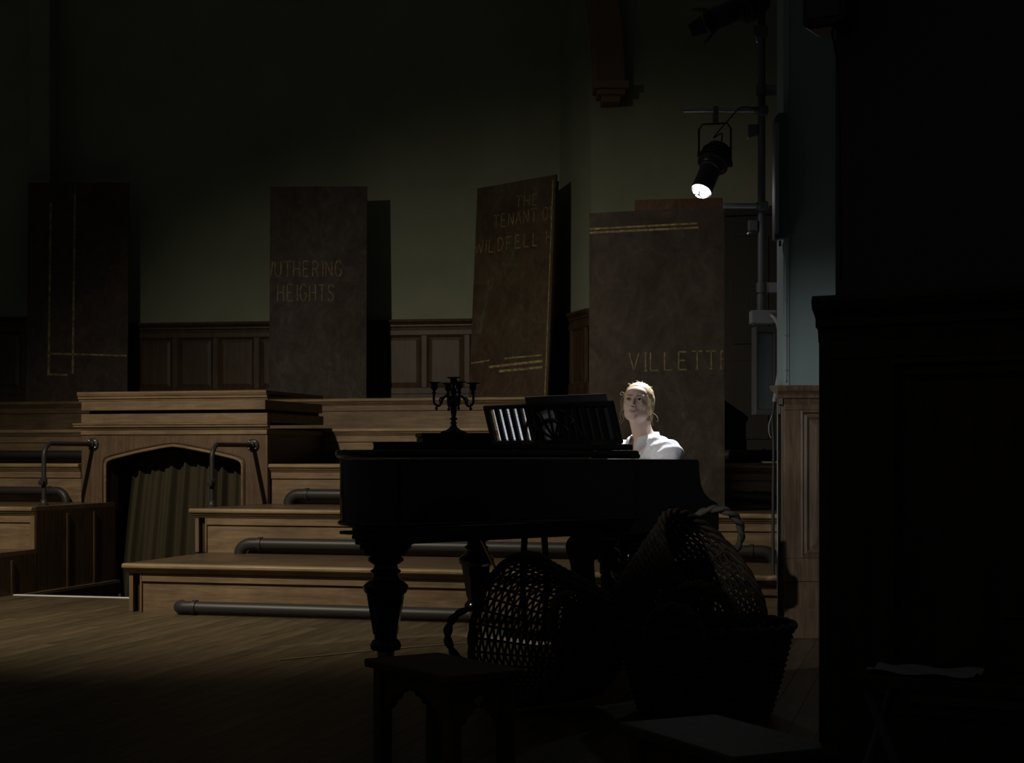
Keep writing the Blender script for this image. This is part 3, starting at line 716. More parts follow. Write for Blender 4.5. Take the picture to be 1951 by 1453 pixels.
# ------------------------------------------------------------------ implicit surfaces for the pianist
def surfnet(fn, lo, hi, h):
    lo = np.array(lo, float); n = np.ceil((np.array(hi)-lo)/h).astype(int)+1
    ax = [lo[i]+h*np.arange(n[i]) for i in range(3)]
    X, Y, Z = np.meshgrid(*ax, indexing='ij'); D = fn(X, Y, Z).astype(np.float32)
    s = D < 0
    cs = tuple(n-1); acc = np.zeros(cs+(3,), np.float32); cntr = np.zeros(cs, np.float32)
    sl = lambda o: tuple(slice(o[i], o[i]+cs[i]) for i in range(3))
    for a in range(3):
        b, c = (a+1) % 3, (a+2) % 3
        for ob in (0, 1):
            for oc in (0, 1):
                o0 = [0,0,0]; o0[b] = ob; o0[c] = oc; o1 = list(o0); o1[a] = 1
                d0, d1 = D[sl(o0)], D[sl(o1)]; m = s[sl(o0)] != s[sl(o1)]
                t = np.where(m, d0/np.where(m, d0-d1, 1), 0)
                for q in range(3):
                    acc[..., q] += np.where(m, (t if q == a else o0[q]), 0)
                cntr += m
    act = cntr > 0; idx = -np.ones(cs, int); idx[act] = np.arange(act.sum())
    cells = np.argwhere(act); V = lo+h*(cells+acc[act]/cntr[act][:, None])
    F = []
    for a in range(3):
        b, c = (a+1) % 3, (a+2) % 3
        sh = [slice(None)]*3; sh[a] = slice(0, n[a]-1); s0 = s[tuple(sh)]; sh[a] = slice(1, n[a]); s1 = s[tuple(sh)]
        e = np.argwhere(s0 != s1)
        e = e[(e[:, b] > 0) & (e[:, b] < n[b]-1) & (e[:, c] > 0) & (e[:, c] < n[c]-1)]
        if len(e) == 0: continue
        def ci(db, dc):
            q = e.copy(); q[:, b] -= db; q[:, c] -= dc; return idx[q[:, 0], q[:, 1], q[:, 2]]
        quad = np.stack([ci(1,1), ci(0,1), ci(0,0), ci(1,0)], 1)
        fl = ~s[e[:, 0], e[:, 1], e[:, 2]]; quad[fl] = quad[fl][:, ::-1]; F.append(quad)
    F = np.concatenate(F); F = F[(F >= 0).all(1)]
    return V, F
def smin(a, b, k):
    h = np.clip(.5+.5*(b-a)/k, 0, 1); return b*(1-h)+a*h-k*h*(1-h)
def smax(a, b, k): return -smin(-a, -b, k)
def ell(X, Y, Z, c, r):
    x, y, z = (X-c[0])/r[0], (Y-c[1])/r[1], (Z-c[2])/r[2]; k0 = np.sqrt(x*x+y*y+z*z)+1e-9
    k1 = np.sqrt((x/r[0])**2+(y/r[1])**2+(z/r[2])**2)+1e-9; return k0*(k0-1)/k1
def cap(X, Y, Z, a, b, ra, rb=None):
    rb = ra if rb is None else rb; a = np.array(a, float); b = np.array(b, float); d = b-a; L2 = (d*d).sum()
    t = np.clip(((X-a[0])*d[0]+(Y-a[1])*d[1]+(Z-a[2])*d[2])/L2, 0, 1)
    return np.sqrt((X-a[0]-t*d[0])**2+(Y-a[1]-t*d[1])**2+(Z-a[2]-t*d[2])**2)-(ra+(rb-ra)*t)
EYX, EYZ, EYY = .0305, .002, -.0735
def head_sdf(X, Y, Z):
    d = ell(X, Y, Z, (0,.018,.034), (.071,.090,.076))
    d = smin(d, ell(X, Y, Z, (0,-.028,-.028), (.059,.058,.078)), .02)
    d = smin(d, ell(X, Y, Z, (0,-.045,.040), (.055,.042,.040)), .02)         # forehead
    d = smin(d, ell(X, Y, Z, (0,-.036,-.073), (.043,.046,.029)), .022)       # jaw
    A = np.abs(X)
    d = smin(d, ell(A, Y, Z, (.040,-.02,-.066), (.016,.035,.022)), .02)
    d = smin(d, cap(X, Y, Z, (-.007,-.073,-.0925), (.007,-.073,-.0925), .0140), .018)   # chin
    d = smin(d, ell(A, Y, Z, (.036,-.060,-.026), (.022,.020,.020)), .016)    # cheekbones
    d = smin(d, cap(A, Y, Z, (.012,-.083,.019), (.042,-.072,.021), .0085), .012)      # brow
    sock = ell(A, Y, Z, (EYX,-.094,EYZ), (.020,.016,.0135)); d = smax(d, -sock, .010)
    d = smin(d, cap(X, Y, Z, (0,-.084,.012), (0,-.105,-.026), .0062, .0088), .009)    # nose bridge and tip
    d = smin(d, ell(X, Y, Z, (0,-.1065,-.030), (.0098,.0088,.0082)), .005)
    d = smin(d, ell(A, Y, Z, (.0115,-.096,-.0335), (.0068,.0088,.0062)), .005)
    d = smax(d, -ell(A, Y, Z, (.0062,-.1015,-.0405), (.0034,.005,.0042)), .002)
    d = smin(d, ell(X, Y, Z, (0,-.083,-.060), (.023,.012,.015)), .012)       # mouth mound
    d = smin(d, ell(A, Y, Z, (.006,-.0925,-.0610), (.0130,.0055,.0040)), .003)
    d = smin(d, ell(X, Y, Z, (0,-.0915,-.0695), (.0150,.0062,.0048)), .003)
    d = smax(d, -cap(A, Y, Z, (0,-.0985,-.0650), (.0180,-.0885,-.0668), .0013), .0018)
    d = smax(d, -ell(X, Y, Z, (0,-.0985,-.0485), (.0035,.004,.008)), .004)   # philtrum
    eye = np.sqrt((A-EYX)**2+(Y-EYY)**2+(Z-EYZ)**2)
    lid = eye-.0146
    q = (A-EYX)/.0142; open_ = np.maximum(np.abs(Z-EYZ-.0004-.0006*q)-.0066*np.clip(1-q*q, 0, 1)**.7-.0004, Y+.074)
    d = smin(d, lid, .004); d = smax(d, -np.maximum(open_, -(.0262-eye)*0+eye-.03), .0012)
    d = smin(d, ell(A, Y, Z, (.072,.010,-.012), (.007,.018,.030)), .006)     # ears
    d = smax(d, -ell(A, Y, Z, (.080,.008,-.008), (.006,.010,.018)), .004)
    return d
def seat_fit(V): return V

# head placement in the person frame: local -y is where the chest points
HC = Vector((0, -.105, 1.227)); HYAW, HPIT, HROL = R(31), R(-12), R(3)
HM = Matrix.Translation(HC) @ Matrix.Rotation(HYAW, 4, 'Z') @ Matrix.Rotation(HPIT, 4, 'X') @ Matrix.Rotation(HROL, 4, 'Y') @ Matrix.Scale(.955, 4)
HMi = np.array(HM.inverted())
def to_head(X, Y, Z): return tuple(HMi[i,0]*X+HMi[i,1]*Y+HMi[i,2]*Z+HMi[i,3] for i in range(3))
def torso(X, Y, Z, g=0.0):
    d = ell(X, Y, Z, (0,.005,.545), (.175+g,.13+g,.13+g))
    d = smin(d, ell(X, Y, Z, (0,-.005,.73), (.135+g,.100+g,.17)), .06)
    d = smin(d, ell(X, Y, Z, (0,-.035,.90), (.150+g,.102+g,.155)), .06)
    A = np.abs(X)
    d = smin(d, ell(A, Y, Z, (.062,-.105,.875), (.060+g,.050+g,.055+g)), .04)
    d = smin(d, cap(A, Y, Z, (.03,-.045,1.025), (.155,-.045,.970), .045+g, .050+g), .04)
    return d
ARM = [(.170,-.045,.968), (.225,-.16,.745), (.175,-.425,.775)]
def arms(X, Y, Z, g=0.0):
    A = np.abs(X); d = cap(A, Y, Z, ARM[0], ARM[1], .050+g, .040+g)
    return smin(d, cap(A, Y, Z, ARM[1], ARM[2], .039+g, .026+g*.8), .02)
def neck(X, Y, Z):
    d = cap(X, Y, Z, (0,-.045,1.0), tuple(HM @ Vector((0,.022,-.055))), .054, .050)
    A = np.abs(X); d = smin(d, cap(A, Y, Z, (.014,-.088,1.035), (.050,-.075,1.13), .008), .02)
    d = smin(d, cap(A, Y, Z, (.012,-.096,1.016), (.10,-.072,1.016), .010), .02)
    return d
def upper(X, Y, Z):
    return smin(smin(head_sdf(*to_head(X, Y, Z))*.955, neck(X, Y, Z), .016), torso(X, Y, Z, -.012), .045)
def legs(X, Y, Z, g=0.0):
    A = np.abs(X); d = cap(A, Y, Z, (.095,.0,.535), (.115,-.40,.50), .080+g, .056+g)
    d = smin(d, cap(A, Y, Z, (.115,-.40,.50), (.105,-.34,.10), .054+g, .036+g), .03); return d
def hand_sdf(X, Y, Z):
    A = np.abs(X); wr = np.array(ARM[2])
    d = ell(A, Y, Z, (wr[0]-.003, wr[1]-.055, wr[2]+.004), (.040,.052,.016))
    d = smin(d, cap(A, Y, Z, tuple(wr), (wr[0], wr[1]-.03, wr[2]+.002), .024, .022), .015)
    for i, (ox, L) in enumerate(((.030,.070),(.010,.080),(-.011,.075),(-.031,.058))):
        ox = -ox
        a = (wr[0]+ox, wr[1]-.09, wr[2]+.004); b = (wr[0]+ox*1.15, wr[1]-.09-L*.55, wr[2]+.006); c = (wr[0]+ox*1.2, wr[1]-.09-L*.92, wr[2]-.018)
        d = smin(d, cap(A, Y, Z, a, b, .0095, .0085), .006); d = smin(d, cap(A, Y, Z, b, c, .0085, .007), .004)
    a = (wr[0]-.030, wr[1]-.025, wr[2]-.004); b = (wr[0]-.056, wr[1]-.062, wr[2]-.006); c = (wr[0]-.060, wr[1]-.098, wr[2]-.016)
    d = smin(d, cap(A, Y, Z, a, b, .013, .010), .008); d = smin(d, cap(A, Y, Z, b, c, .010, .008), .004)
    return d
def mesh_np(name, V, F, mat, parent, fmi=None):
    me = bpy.data.meshes.new(name); me.from_pydata(V.tolist(), [], F.tolist())
    for m_ in (mat if isinstance(mat, (list, tuple)) else [mat]): me.materials.append(m_)
    if fmi is not None: me.polygons.foreach_set('material_index', fmi)
    me.polygons.foreach_set('use_smooth', [True]*len(me.polygons)); me.update()
    o = bpy.data.objects.new(name, me); C.objects.link(o); o.parent = parent; return o

pe = thing('person', 'young woman with tied-back blonde hair in a white shirt, looking up from the piano', 'person', PL(2.19, .715), (0, 0, R(-50)))
V1, F1 = surfnet(upper, (-.115,-.25,.93), (.115,.06,1.40), .0023)
V2, F2 = surfnet(lambda X, Y, Z: smin(smin(torso(X,Y,Z,-.014), arms(X,Y,Z,-.012), .03), legs(X,Y,Z,-.012), .04), (-.32,-.50,.05), (.32,.17,1.05), .009)
V3, F3 = surfnet(hand_sdf, (.08,-.63,.71), (.27,-.40,.82), .0028)
V4 = V3*np.array([-1,1,1]); F4 = F3[:, ::-1]
VV = np.concatenate([V1, V2, V3, V4]); n1, n2, n3 = len(V1), len(V2), len(V3)
FF = np.concatenate([F1, F2+n1, F3+n1+n2, F4+n1+n2+n3])
cen = VV[FF].mean(1); hx, hy, hz = to_head(cen[:, 0], cen[:, 1], cen[:, 2])
lip = (np.abs(hx) < .0185) & (hy < -.085) & (hz < -.0572-np.abs(hx)*.16) & (hz > -.0740+np.abs(hx)*.34)
mesh_np('body', VV, FF, [M['skin'], M['lips']], pe, lip.astype(np.int32))
# eyes, brows
for sx in (-1, 1):
    ec = HM @ Vector((sx*EYX, EYY, EYZ))
    look = (HM.to_3x3() @ Vector((-.10, -1, .10))).normalized(); q = look.to_track_quat('Z', 'Y').to_matrix().to_4x4()
    T = Matrix.Translation(ec) @ q
    pr = [(.0128*math.sin(R(a)), .0128*math.cos(R(a))) for a in range(180, 0, -10)]+[(0, .0128)]
    e = MB().lathe(pr, 24, T).build('eye', M['eyewhite'], pe, smooth=True)
    MB().lathe([(.0068,.0105),(.0070,.0112),(.0050,.0127),(.0,.0134)], 20, T).build('iris', M['iris'], e, smooth=True)
    br = cat_rom([(sx*.014,-.0935,.0205),(sx*.026,-.0915,.0255),(sx*.038,-.0835,.0255),(sx*.048,-.0715,.0195)], 6)
    n = len(br); MB().tube([HM @ p for p in br], [.0011+.0014*math.sin(math.pi*min(1, .25+.75*i/n)) for i in range(n)], 8).build('eyebrow', M['brow'], pe, smooth=True)
    la = cat_rom([(sx*(EYX-.0135),-.0835,EYZ-.001),(sx*(EYX-.006),-.0893,EYZ+.0052),(sx*(EYX+.004),-.0888,EYZ+.0062),(sx*(EYX+.0135),-.0805,EYZ+.0018)], 6)
    MB().tube([HM @ p for p in la], .0010, 6).build('lashes', M['brow'], pe, smooth=True)
# hair: a cap swept back from the face into a low tail
def hair_sdf(X, Y, Z):
    x, y, z = to_head(X, Y, Z)
    d = ell(x, y, z, (0,.020,.036), (.0795,.0985,.0835))
    d = smin(d, ell(x, y, z, (0,.055,-.025), (.060,.056,.055)), .03)
    d = smin(d, ell(np.abs(x), y, z, (.067,.026,-.012), (.014,.032,.045)), .02)
    h1 = (.085-8.5*(x-.004)**2-.0010*np.sin(x*300))-z
    h2 = np.where(z > 0, -.022-.45*z, -.022-.9*z)-y
    d = smax(d, smin(h1, h2, .022), .003)
    d = smax(d, -(z+.075), .02)
    d = d+.0012*np.sin(x*420+y*60)*np.clip((y+.05)*20, 0, 1)
    d = smax(d, -ell(np.abs(x), y, z, (.086,.008,-.012), (.014,.015,.026)), .006)
    return d
Vh, Fh = surfnet(hair_sdf, (-.135,-.26,1.10), (.135,.06,1.40), .0026)
mesh_np('hair', Vh, Fh, M['hair'], pe)
tail = [HM @ Vector(p) for p in cat_rom([(0,.095,-.01),(.004,.122,-.02),(.008,.128,-.06),(.006,.115,-.115),(.0,.105,-.15)], 5)]
nt_ = len(tail); MB().tube(tail, [.013+.012*math.sin(math.pi*i/(nt_-1))**.8 for i in range(nt_)], 14).build('ponytail', M['hair'], pe, smooth=True)
st = MB()
def wisp(pts, r=.00055): st.tube([HM @ p for p in cat_rom(pts, 6)], r, 5)
for i in range(26):
    a = rnd.uniform(-1.1, 1.1); x = .062*math.sin(a); y = rnd.uniform(-.06,.07); z = .036+.083*math.sqrt(max(.05, 1-(x/.0795)**2-((y-.02)/.0985)**2))
    d = Vector((rnd.uniform(-.02,.02), rnd.uniform(-.01,.02), rnd.uniform(.004,.014)))
    p = Vector((x, y, z-.002)); wisp([p, p+d*.5+Vector((0,0,.002)), p+d])
for sx in (-1, 1):
    for i in range(14 if sx > 0 else 5):
        y = rnd.uniform(-.03,.04); z = rnd.uniform(-.07, .02); x = sx*(.072+rnd.uniform(-.004,.004)); p = Vector((x, y, z))
        wv = rnd.uniform(.004,.012)
        wisp([p, p+Vector((sx*wv,-.002,-.02)), p+Vector((sx*wv*.2,.002,-.04)), p+Vector((sx*wv*1.4,0,-.06-rnd.uniform(0,.03)))], .0006)
    wisp([(sx*.060,-.052,.035),(sx*.078,-.060,.0),(sx*.073,-.055,-.04),(sx*.079,-.05,-.075),(sx*.071,-.05,-.095),(sx*.077,-.048,-.12)], .0007)
wisp([(-.070,-.01,.045),(-.088,-.02,.055),(-.096,-.025,.045),(-.088,-.025,.036),(-.08,-.02,.042)], .0007)
wisp([(.075,.03,-.04),(.10,.03,-.055),(.115,.02,-.08),(.108,.02,-.09)], .0006)
tag(st.build('hair_wisps', M['strand'], pe, smooth=True), kind='stuff')
# shirt
def shirt_sdf(X, Y, Z):
    d = smin(torso(X, Y, Z, .012), arms(X, Y, Z, .013), .035)
    d = d+.0035*np.sin(X*38+Z*55+2*np.sin(Y*40))*np.clip((Z-.55)*3, 0, 1)+.003*np.sin(Z*95-np.abs(X)*60+Y*25)
    A = np.abs(X)
    seam = np.abs(np.sqrt((A-.150)**2*1.0+((Z-.97)*.35)**2)-.012); d = d+.0025*np.exp(-(seam/.004)**2)
    vneck = np.maximum(A-(.004+np.clip(Z-.905, 0, 1)*.42), Y+.03)
    vneck = np.maximum(vneck, .90-Z)
    d = smax(d, -vneck, .004)
    d = smax(d, -cap(X, Y, Z, (0,-.05,1.02), (0,-.06,1.2), .058), .006)
    d = smax(d, .50-Z, .01)
    d = smax(d, -(Y+.415), .004)
    return d
Vs, Fs = surfnet(shirt_sdf, (-.33,-.44,.48), (.33,.17,1.10), .0055)
mesh_np('shirt', Vs, Fs, M['shirt'], pe)
col = []; nC = 40
for i in range(nC+1):
    a = R(-158+316*i/nC); f = abs(i/nC-.5)*2
    cx, cy = math.sin(a), math.cos(a)
    rin = .060+.004*f; top = 1.082-.030*f**2; drop = .036+.030*f**5; ro_ = .079+.016*f**4
    cyo = -.045-.018*f
    col.append([(rin*cx, cyo+rin*cy, top-.040), (rin*cx*1.0, cyo+rin*cy, top), ((rin+.007)*cx, cyo+(rin+.007)*cy, top+.002), (ro_*cx, cyo+ro_*cy*(1+.12*f**4), top-drop), ((ro_-.004)*cx, cyo+(ro_-.004)*cy, top-drop+.002)])
cm = MB(); k = 5; vs = [p for r_ in col for p in r_]
cm.add(vs, [(i*k+j, (i+1)*k+j, (i+1)*k+j+1, i*k+j+1) for i in range(nC) for j in range(k-1)])
cm.build('collar', M['shirt'], pe, smooth=True)
pk = MB()
for z in (.885, .80, .72): pk.lathe([(.0055,-.001),(.0055,.0015),(.002,.002)], 12, Matrix.Translation((.004, -.178+.05*(.885-z), z)) @ Matrix.Rotation(R(90), 4, 'X'))
pk.build('buttons', M['eyewhite'], pe)
# trousers and shoes
Vt, Ft = surfnet(lambda X, Y, Z: smax(smin(legs(X,Y,Z,.010), ell(X,Y,Z,(0,.005,.55),(.19,.145,.115)), .05), Z-.60, .01), (-.27,-.50,.06), (.27,.18,.63), .008)
mesh_np('trousers', Vt, Ft, M['trouser'], pe)
Vf, Ff = surfnet(lambda X, Y, Z: smax(smin(ell(np.abs(X),Y,Z,(.105,-.40,.035),(.040,.13,.034)), cap(np.abs(X),Y,Z,(.105,-.335,.05),(.105,-.335,.09),.040), .03), .004-Z, .004), (-.17,-.56,-.004), (.17,-.24,.15), .006)
mesh_np('shoes', Vf, Ff, M['shoe'], pe)
# bench
be = thing('piano_bench', 'black padded piano bench under the pianist', 'bench', PL(2.22, .715), PROT)
MB().box(-.16,.16,-.28,.28,.40,.445).build('seat', M['ebony_dull'], be, bevel=.012, seg=3)
MB().box(-.15,.15,-.27,.27,.34,.399).build('apron', M['ebony_dull'], be, bevel=.004)
for sx in (-1, 1):
    for sy in (-1, 1): MB().box(sx*.13-.022, sx*.13+.022, sy*.24-.022, sy*.24+.022, 0, .339).build('leg', M['ebony_dull'], be, bevel=.004)
# ------------------------------------------------------------------ wicker log baskets
def basket(label, loc, rot, rr, rb, hh, rows=22, stakes=30, handles=(0, 180), dense=.44, group='wicker baskets beside the piano'):
    t = thing('wicker_basket', label, 'basket', loc, rot, group)
    R_ = lambda z: rb+(rr-rb)*(z/hh)**.85
    w_ = MB(); ns = stakes*4
    for j in range(rows):
        z = .02+(hh-.03)*j/(rows-1); r = R_(z); sg = 1 if j % 2 else -1
        w_.tube([((r+sg*.007*math.cos(stakes/2*2*math.pi*i/ns))*math.cos(2*math.pi*i/ns), (r+sg*.007*math.cos(stakes/2*2*math.pi*i/ns))*math.sin(2*math.pi*i/ns), z) for i in range(ns)], min((hh/rows)*dense, .009), 4, True)
    tag(w_.build('weave', M['wicker'], t, smooth=True), kind='stuff')
    s_ = MB()
    for i in range(stakes):
        a = 2*math.pi*i/stakes; s_.tube([(R_(z)*math.cos(a), R_(z)*math.sin(a), z) for z in (0, hh*.25, hh*.5, hh*.75, hh)], .0055, 5)
    tag(s_.build('stakes', M['wicker'], t, smooth=True), kind='stuff')
    rm = MB()
    for k in range(3):
        rm.tube([((rr+.010*math.cos(9*a+k*2.1))*math.cos(a), (rr+.010*math.cos(9*a+k*2.1))*math.sin(a), hh+.008*math.sin(9*a+k*2.1)) for a in [2*math.pi*i/160 for i in range(160)]], .009, 6, True)
    rm.build('plaited_rim', M['wicker'], t, smooth=True)
    bs = MB()
    for i in range(-9, 10):
        x = i*rb/9.5; L = math.sqrt(max(rb*rb-x*x, .0004)); bs.tube([(x,-L,.012+.003*(i % 2)), (x,L,.012+.003*(i % 2))], .009, 5)
    for i in range(-5, 6):
        y = i*rb/5.5; L = math.sqrt(max(rb*rb-y*y, .0004)); bs.tube([(-L,y,.010), (L,y,.010)], .006, 5)
    bs.build('base', M['wicker'], t, smooth=True)
    for ha in handles:
        A = Matrix.Rotation(R(ha), 4, 'Z'); h_ = MB()
        for k in range(2):
            pts = []
            for i in range(41):
                q = math.pi*i/40; tw = i*.55+k*math.pi
                pts.append(A @ Vector((rr+.0085*math.cos(tw)+.03*math.sin(q), -.11*math.cos(q), hh-.02+.115*math.sin(q)+.0085*math.sin(tw))))
            h_.tube(pts, .0105, 6)
        h_.build('rope_handle', M['rope'], t, smooth=True)
    return t
ctr = P(1342, 868, 5.86)
basket('large round wicker basket standing upright on the floor at the right', (ctr.x, ctr.y, 0), (0, 0, R(20)), .325, .235, .335, 30, 34, handles=(225, 60), dense=.53)
def axis_rot(n):        # rotation taking local z to n
    return Vector(n).normalized().to_track_quat('Z', 'Y').to_euler()
# tipped basket lying on its side, mouth to the left and towards the camera
rr, rb, hh = .285, .20, .38
tl_ = math.atan2(rr-rb, hh); n = Vector((-.80*math.cos(tl_), -.60*math.cos(tl_), math.sin(tl_)))
mo = P(985, 868, 5.95); mouth = Vector((mo.x, mo.y, rr*math.cos(tl_)+.026))
basket('wicker basket tipped on its side beneath the piano, mouth facing left', mouth-n*hh, axis_rot(n), rr, rb, hh, 26, 32, handles=(10, 190))
# basket leaning inside the standing one
n = Vector((.66, -.44, .60)).normalized(); mouth = P(1358, 1088, 5.85)
basket('wicker basket leaning on top of the upright basket, mouth tilted to the right', mouth-n*.36, axis_rot(n), .27, .17, .36, 30, 34, handles=(36, 210), dense=.53)

# ------------------------------------------------------------------ two small gothic stools
def stool(label, c, rz, top_mat, group='low carved stools'):
    t = thing('carved_stool', label, 'stool', (c[0], c[1], 0), (0, 0, R(rz)), group)
    L, W, H = .485, .275, .33
    MB().box(-L/2, L/2, -W/2, W/2, H-.026, H).build('seat', top_mat, t, bevel=.006, seg=3)
    lx, ly = L/2-.045, W/2-.042
    for sx in (-1, 1):
        for sy in (-1, 1): MB().box(sx*lx-.022, sx*lx+.022, sy*ly-.022, sy*ly+.022, 0, H-.0265).build('leg', M['stool_wood'], t, bevel=.004)
    def apron(l2):
        e = l2-.022; z1 = H-.027
        pts = [(-e, z1-.13), (-e+.02, z1-.125), (-e+.03, z1-.105), (-e+.045, z1-.10), (-e+.05, z1-.085), (-e+.07, z1-.08)]
        mid = [(-e*.35, z1-.055), (0, z1-.042)]
        left = pts+mid; right = [(-x, z) for x, z in left[-2::-1]]
        return [(-e, z1)]+left+right+[(e, z1)]
    for sy in (-1, 1): MB().face_y(apron(lx), sy*ly-.009, sy*ly+.009).build('apron', M['stool_wood'], t, bevel=.002)
    for sx in (-1, 1):
        T = Matrix.Translation((sx*lx, 0, 0)) @ Matrix.Rotation(R(90), 4, 'Z')
        MB().face_y(apron(ly), -.009, .009, T).build('apron', M['stool_wood'], t, bevel=.002)
stool('dark carved wooden stool in front of the near piano leg', (-.21, 4.78), -55, M['stool_wood'])
stool('low stool with pale worn top at the bottom edge, right of centre', (.48, 3.57), -64, M['pale_wood'])

# ------------------------------------------------------------------ dark corner by the near pier
tb = thing('folding_table', 'dark low folding table by the near panelled pier', 'table', (.87, 2.98, 0), (0, 0, R(-30)))
MB().box(-.20,.22,-.13,.15,.525,.55).build('tabletop', M['oak_dark'], tb, bevel=.004)
for sx in (-1, 1):
    for sy in (-1, 1): MB().tube([(sx*.17, sy*.1, .524), (sx*.17+.12*-sy, -sy*.12, .0)], .011, 8).build('leg', M['greydark'], tb, smooth=True)
def on_table(x, y): return Matrix.Translation((.87, 2.98, 0)) @ Matrix.Rotation(R(-30), 4, 'Z') @ Vector((x, y, .5505))
pp = MB(); g = 14; vs = [(-.16+.20*i/g, -.10+.12*j/g, .004+.010*(.5+.5*math.sin(i*.9+j*.7))*(.3+abs(i/g-.5))) for j in range(g+1) for i in range(g+1)]
pp.add(vs, [(j*(g+1)+i, j*(g+1)+i+1, (j+1)*(g+1)+i+1, (j+1)*(g+1)+i) for j in range(g) for i in range(g)])
o = pp.build('crumpled_paper', M['plainpaper'], None, smooth=True); o.location = on_table(-.01, -.02); o.rotation_euler = (0,0,R(-28)); tag(o, 'crumpled white paper lying on the dark folding table', 'paper')
o = thing('dark_case', 'dark box standing at the back of the folding table', 'box', on_table(.13, .085), (0,0,R(-30)))
MB().box(-.08,.08,-.05,.05,0,.10).build('body', M['oak_dark'], o, bevel=.004); MB().box(-.084,.084,-.054,.054,.101,.112).build('lid', M['oak_dark'], o, bevel=.003)
o = thing('carton', 'small tan carton on top of the dark box by the pier', 'carton', on_table(.12, .08)+Vector((0,0,.1125)), (0,0,R(-24)))
MB().box(-.024,.024,-.022,.022,0,.062).build('body', M['card'], o, bevel=.001)
for s in (-1, 1): MB().box(-.024,.024,min(s*.0225, s*.001),max(s*.0225, s*.001),.0622,.0632).build('flap', M['card'], o)

# ------------------------------------------------------------------ lighting stand pipe on the pier and its fixtures
PPX, PPY = (1451-CXP)/FPX*8.85, 8.85
zy = lambda y, Y=8.85: CAMZ-(y-HOR)/FPX*Y
tp = thing('lighting_pipe', 'tall grey scaffold pipe standing off the right-hand pier', 'pipe', (PPX, PPY, zy(600)), (0,0,0))
zb = zy(600)
MB().tube([(0,0,0),(0,0,6-zb)], .0215, 18).build('pipe', M['galv'], tp, smooth=True, auto=50)
for y in (172, 548):
    z = zy(y)-zb
    MB().box(.022, .165, -.018, .018, z-.028, z+.028).build('wall_bracket', M['greybox'], tp, bevel=.003)
    MB().lathe([(.0225,-.03),(.03,-.028),(.03,.028),(.0225,.03)], 18, Matrix.Translation((0,0,z))).build('collar', M['galv'], tp, smooth=True, auto=40)
MB().lathe([(.0225,-.05),(.026,-.05),(.026,.05),(.0225,.05)], 18, Matrix.Translation((0,0,zy(578)-zb))).build('socket', M['galv'], tp, smooth=True, auto=40)
bars = []
for y, x0, nm in ((214, 1299, 'upper steel cross-bar on the lighting pipe, carrying the lit lantern'), (395, 1375, 'lower short steel cross-bar on the lighting pipe')):
    z = zy(y); L = (1440-x0)/FPX*8.85
    b = thing('cross_bar', nm, 'steel bar', (PPX, PPY-.048, z), (0,0,0), 'cross-bars of the lighting pipe')
    MB().tube([(.03,0,0),(-L-.03,0,0)], .0165, 16).build('tube', M['steel'], b, smooth=True, auto=50)
    MB().box(-.022, .026, -.022, .048-.0225, -.026, .026).build('clamp', M['greydark'], b, bevel=.006)
    MB().tube([(-L*.05,0,0),(-L*.05-.03,0,0)], .021, 14).build('clamp_ring', M['galv'], b, smooth=True, auto=40)
    bars.append(b)
for y, nm in ((248, 'small grey box clamped to the lighting pipe under the upper bar'), (430, 'small grey box clamped to the lighting pipe under the lower bar')):
    o = thing('pipe_clamp', nm, 'clamp', (PPX, PPY, zy(y)), (0,0,0), 'clamps on the lighting pipe')
    MB().box(-.075, -.023, -.022, .022, -.03, .03).build('block', M['galv'], o, bevel=.004)
    MB().tube([(-.05,-.01,-.03),(-.085,-.02,-.05)], .006, 8).build('lever', M['steel'], o, smooth=True)
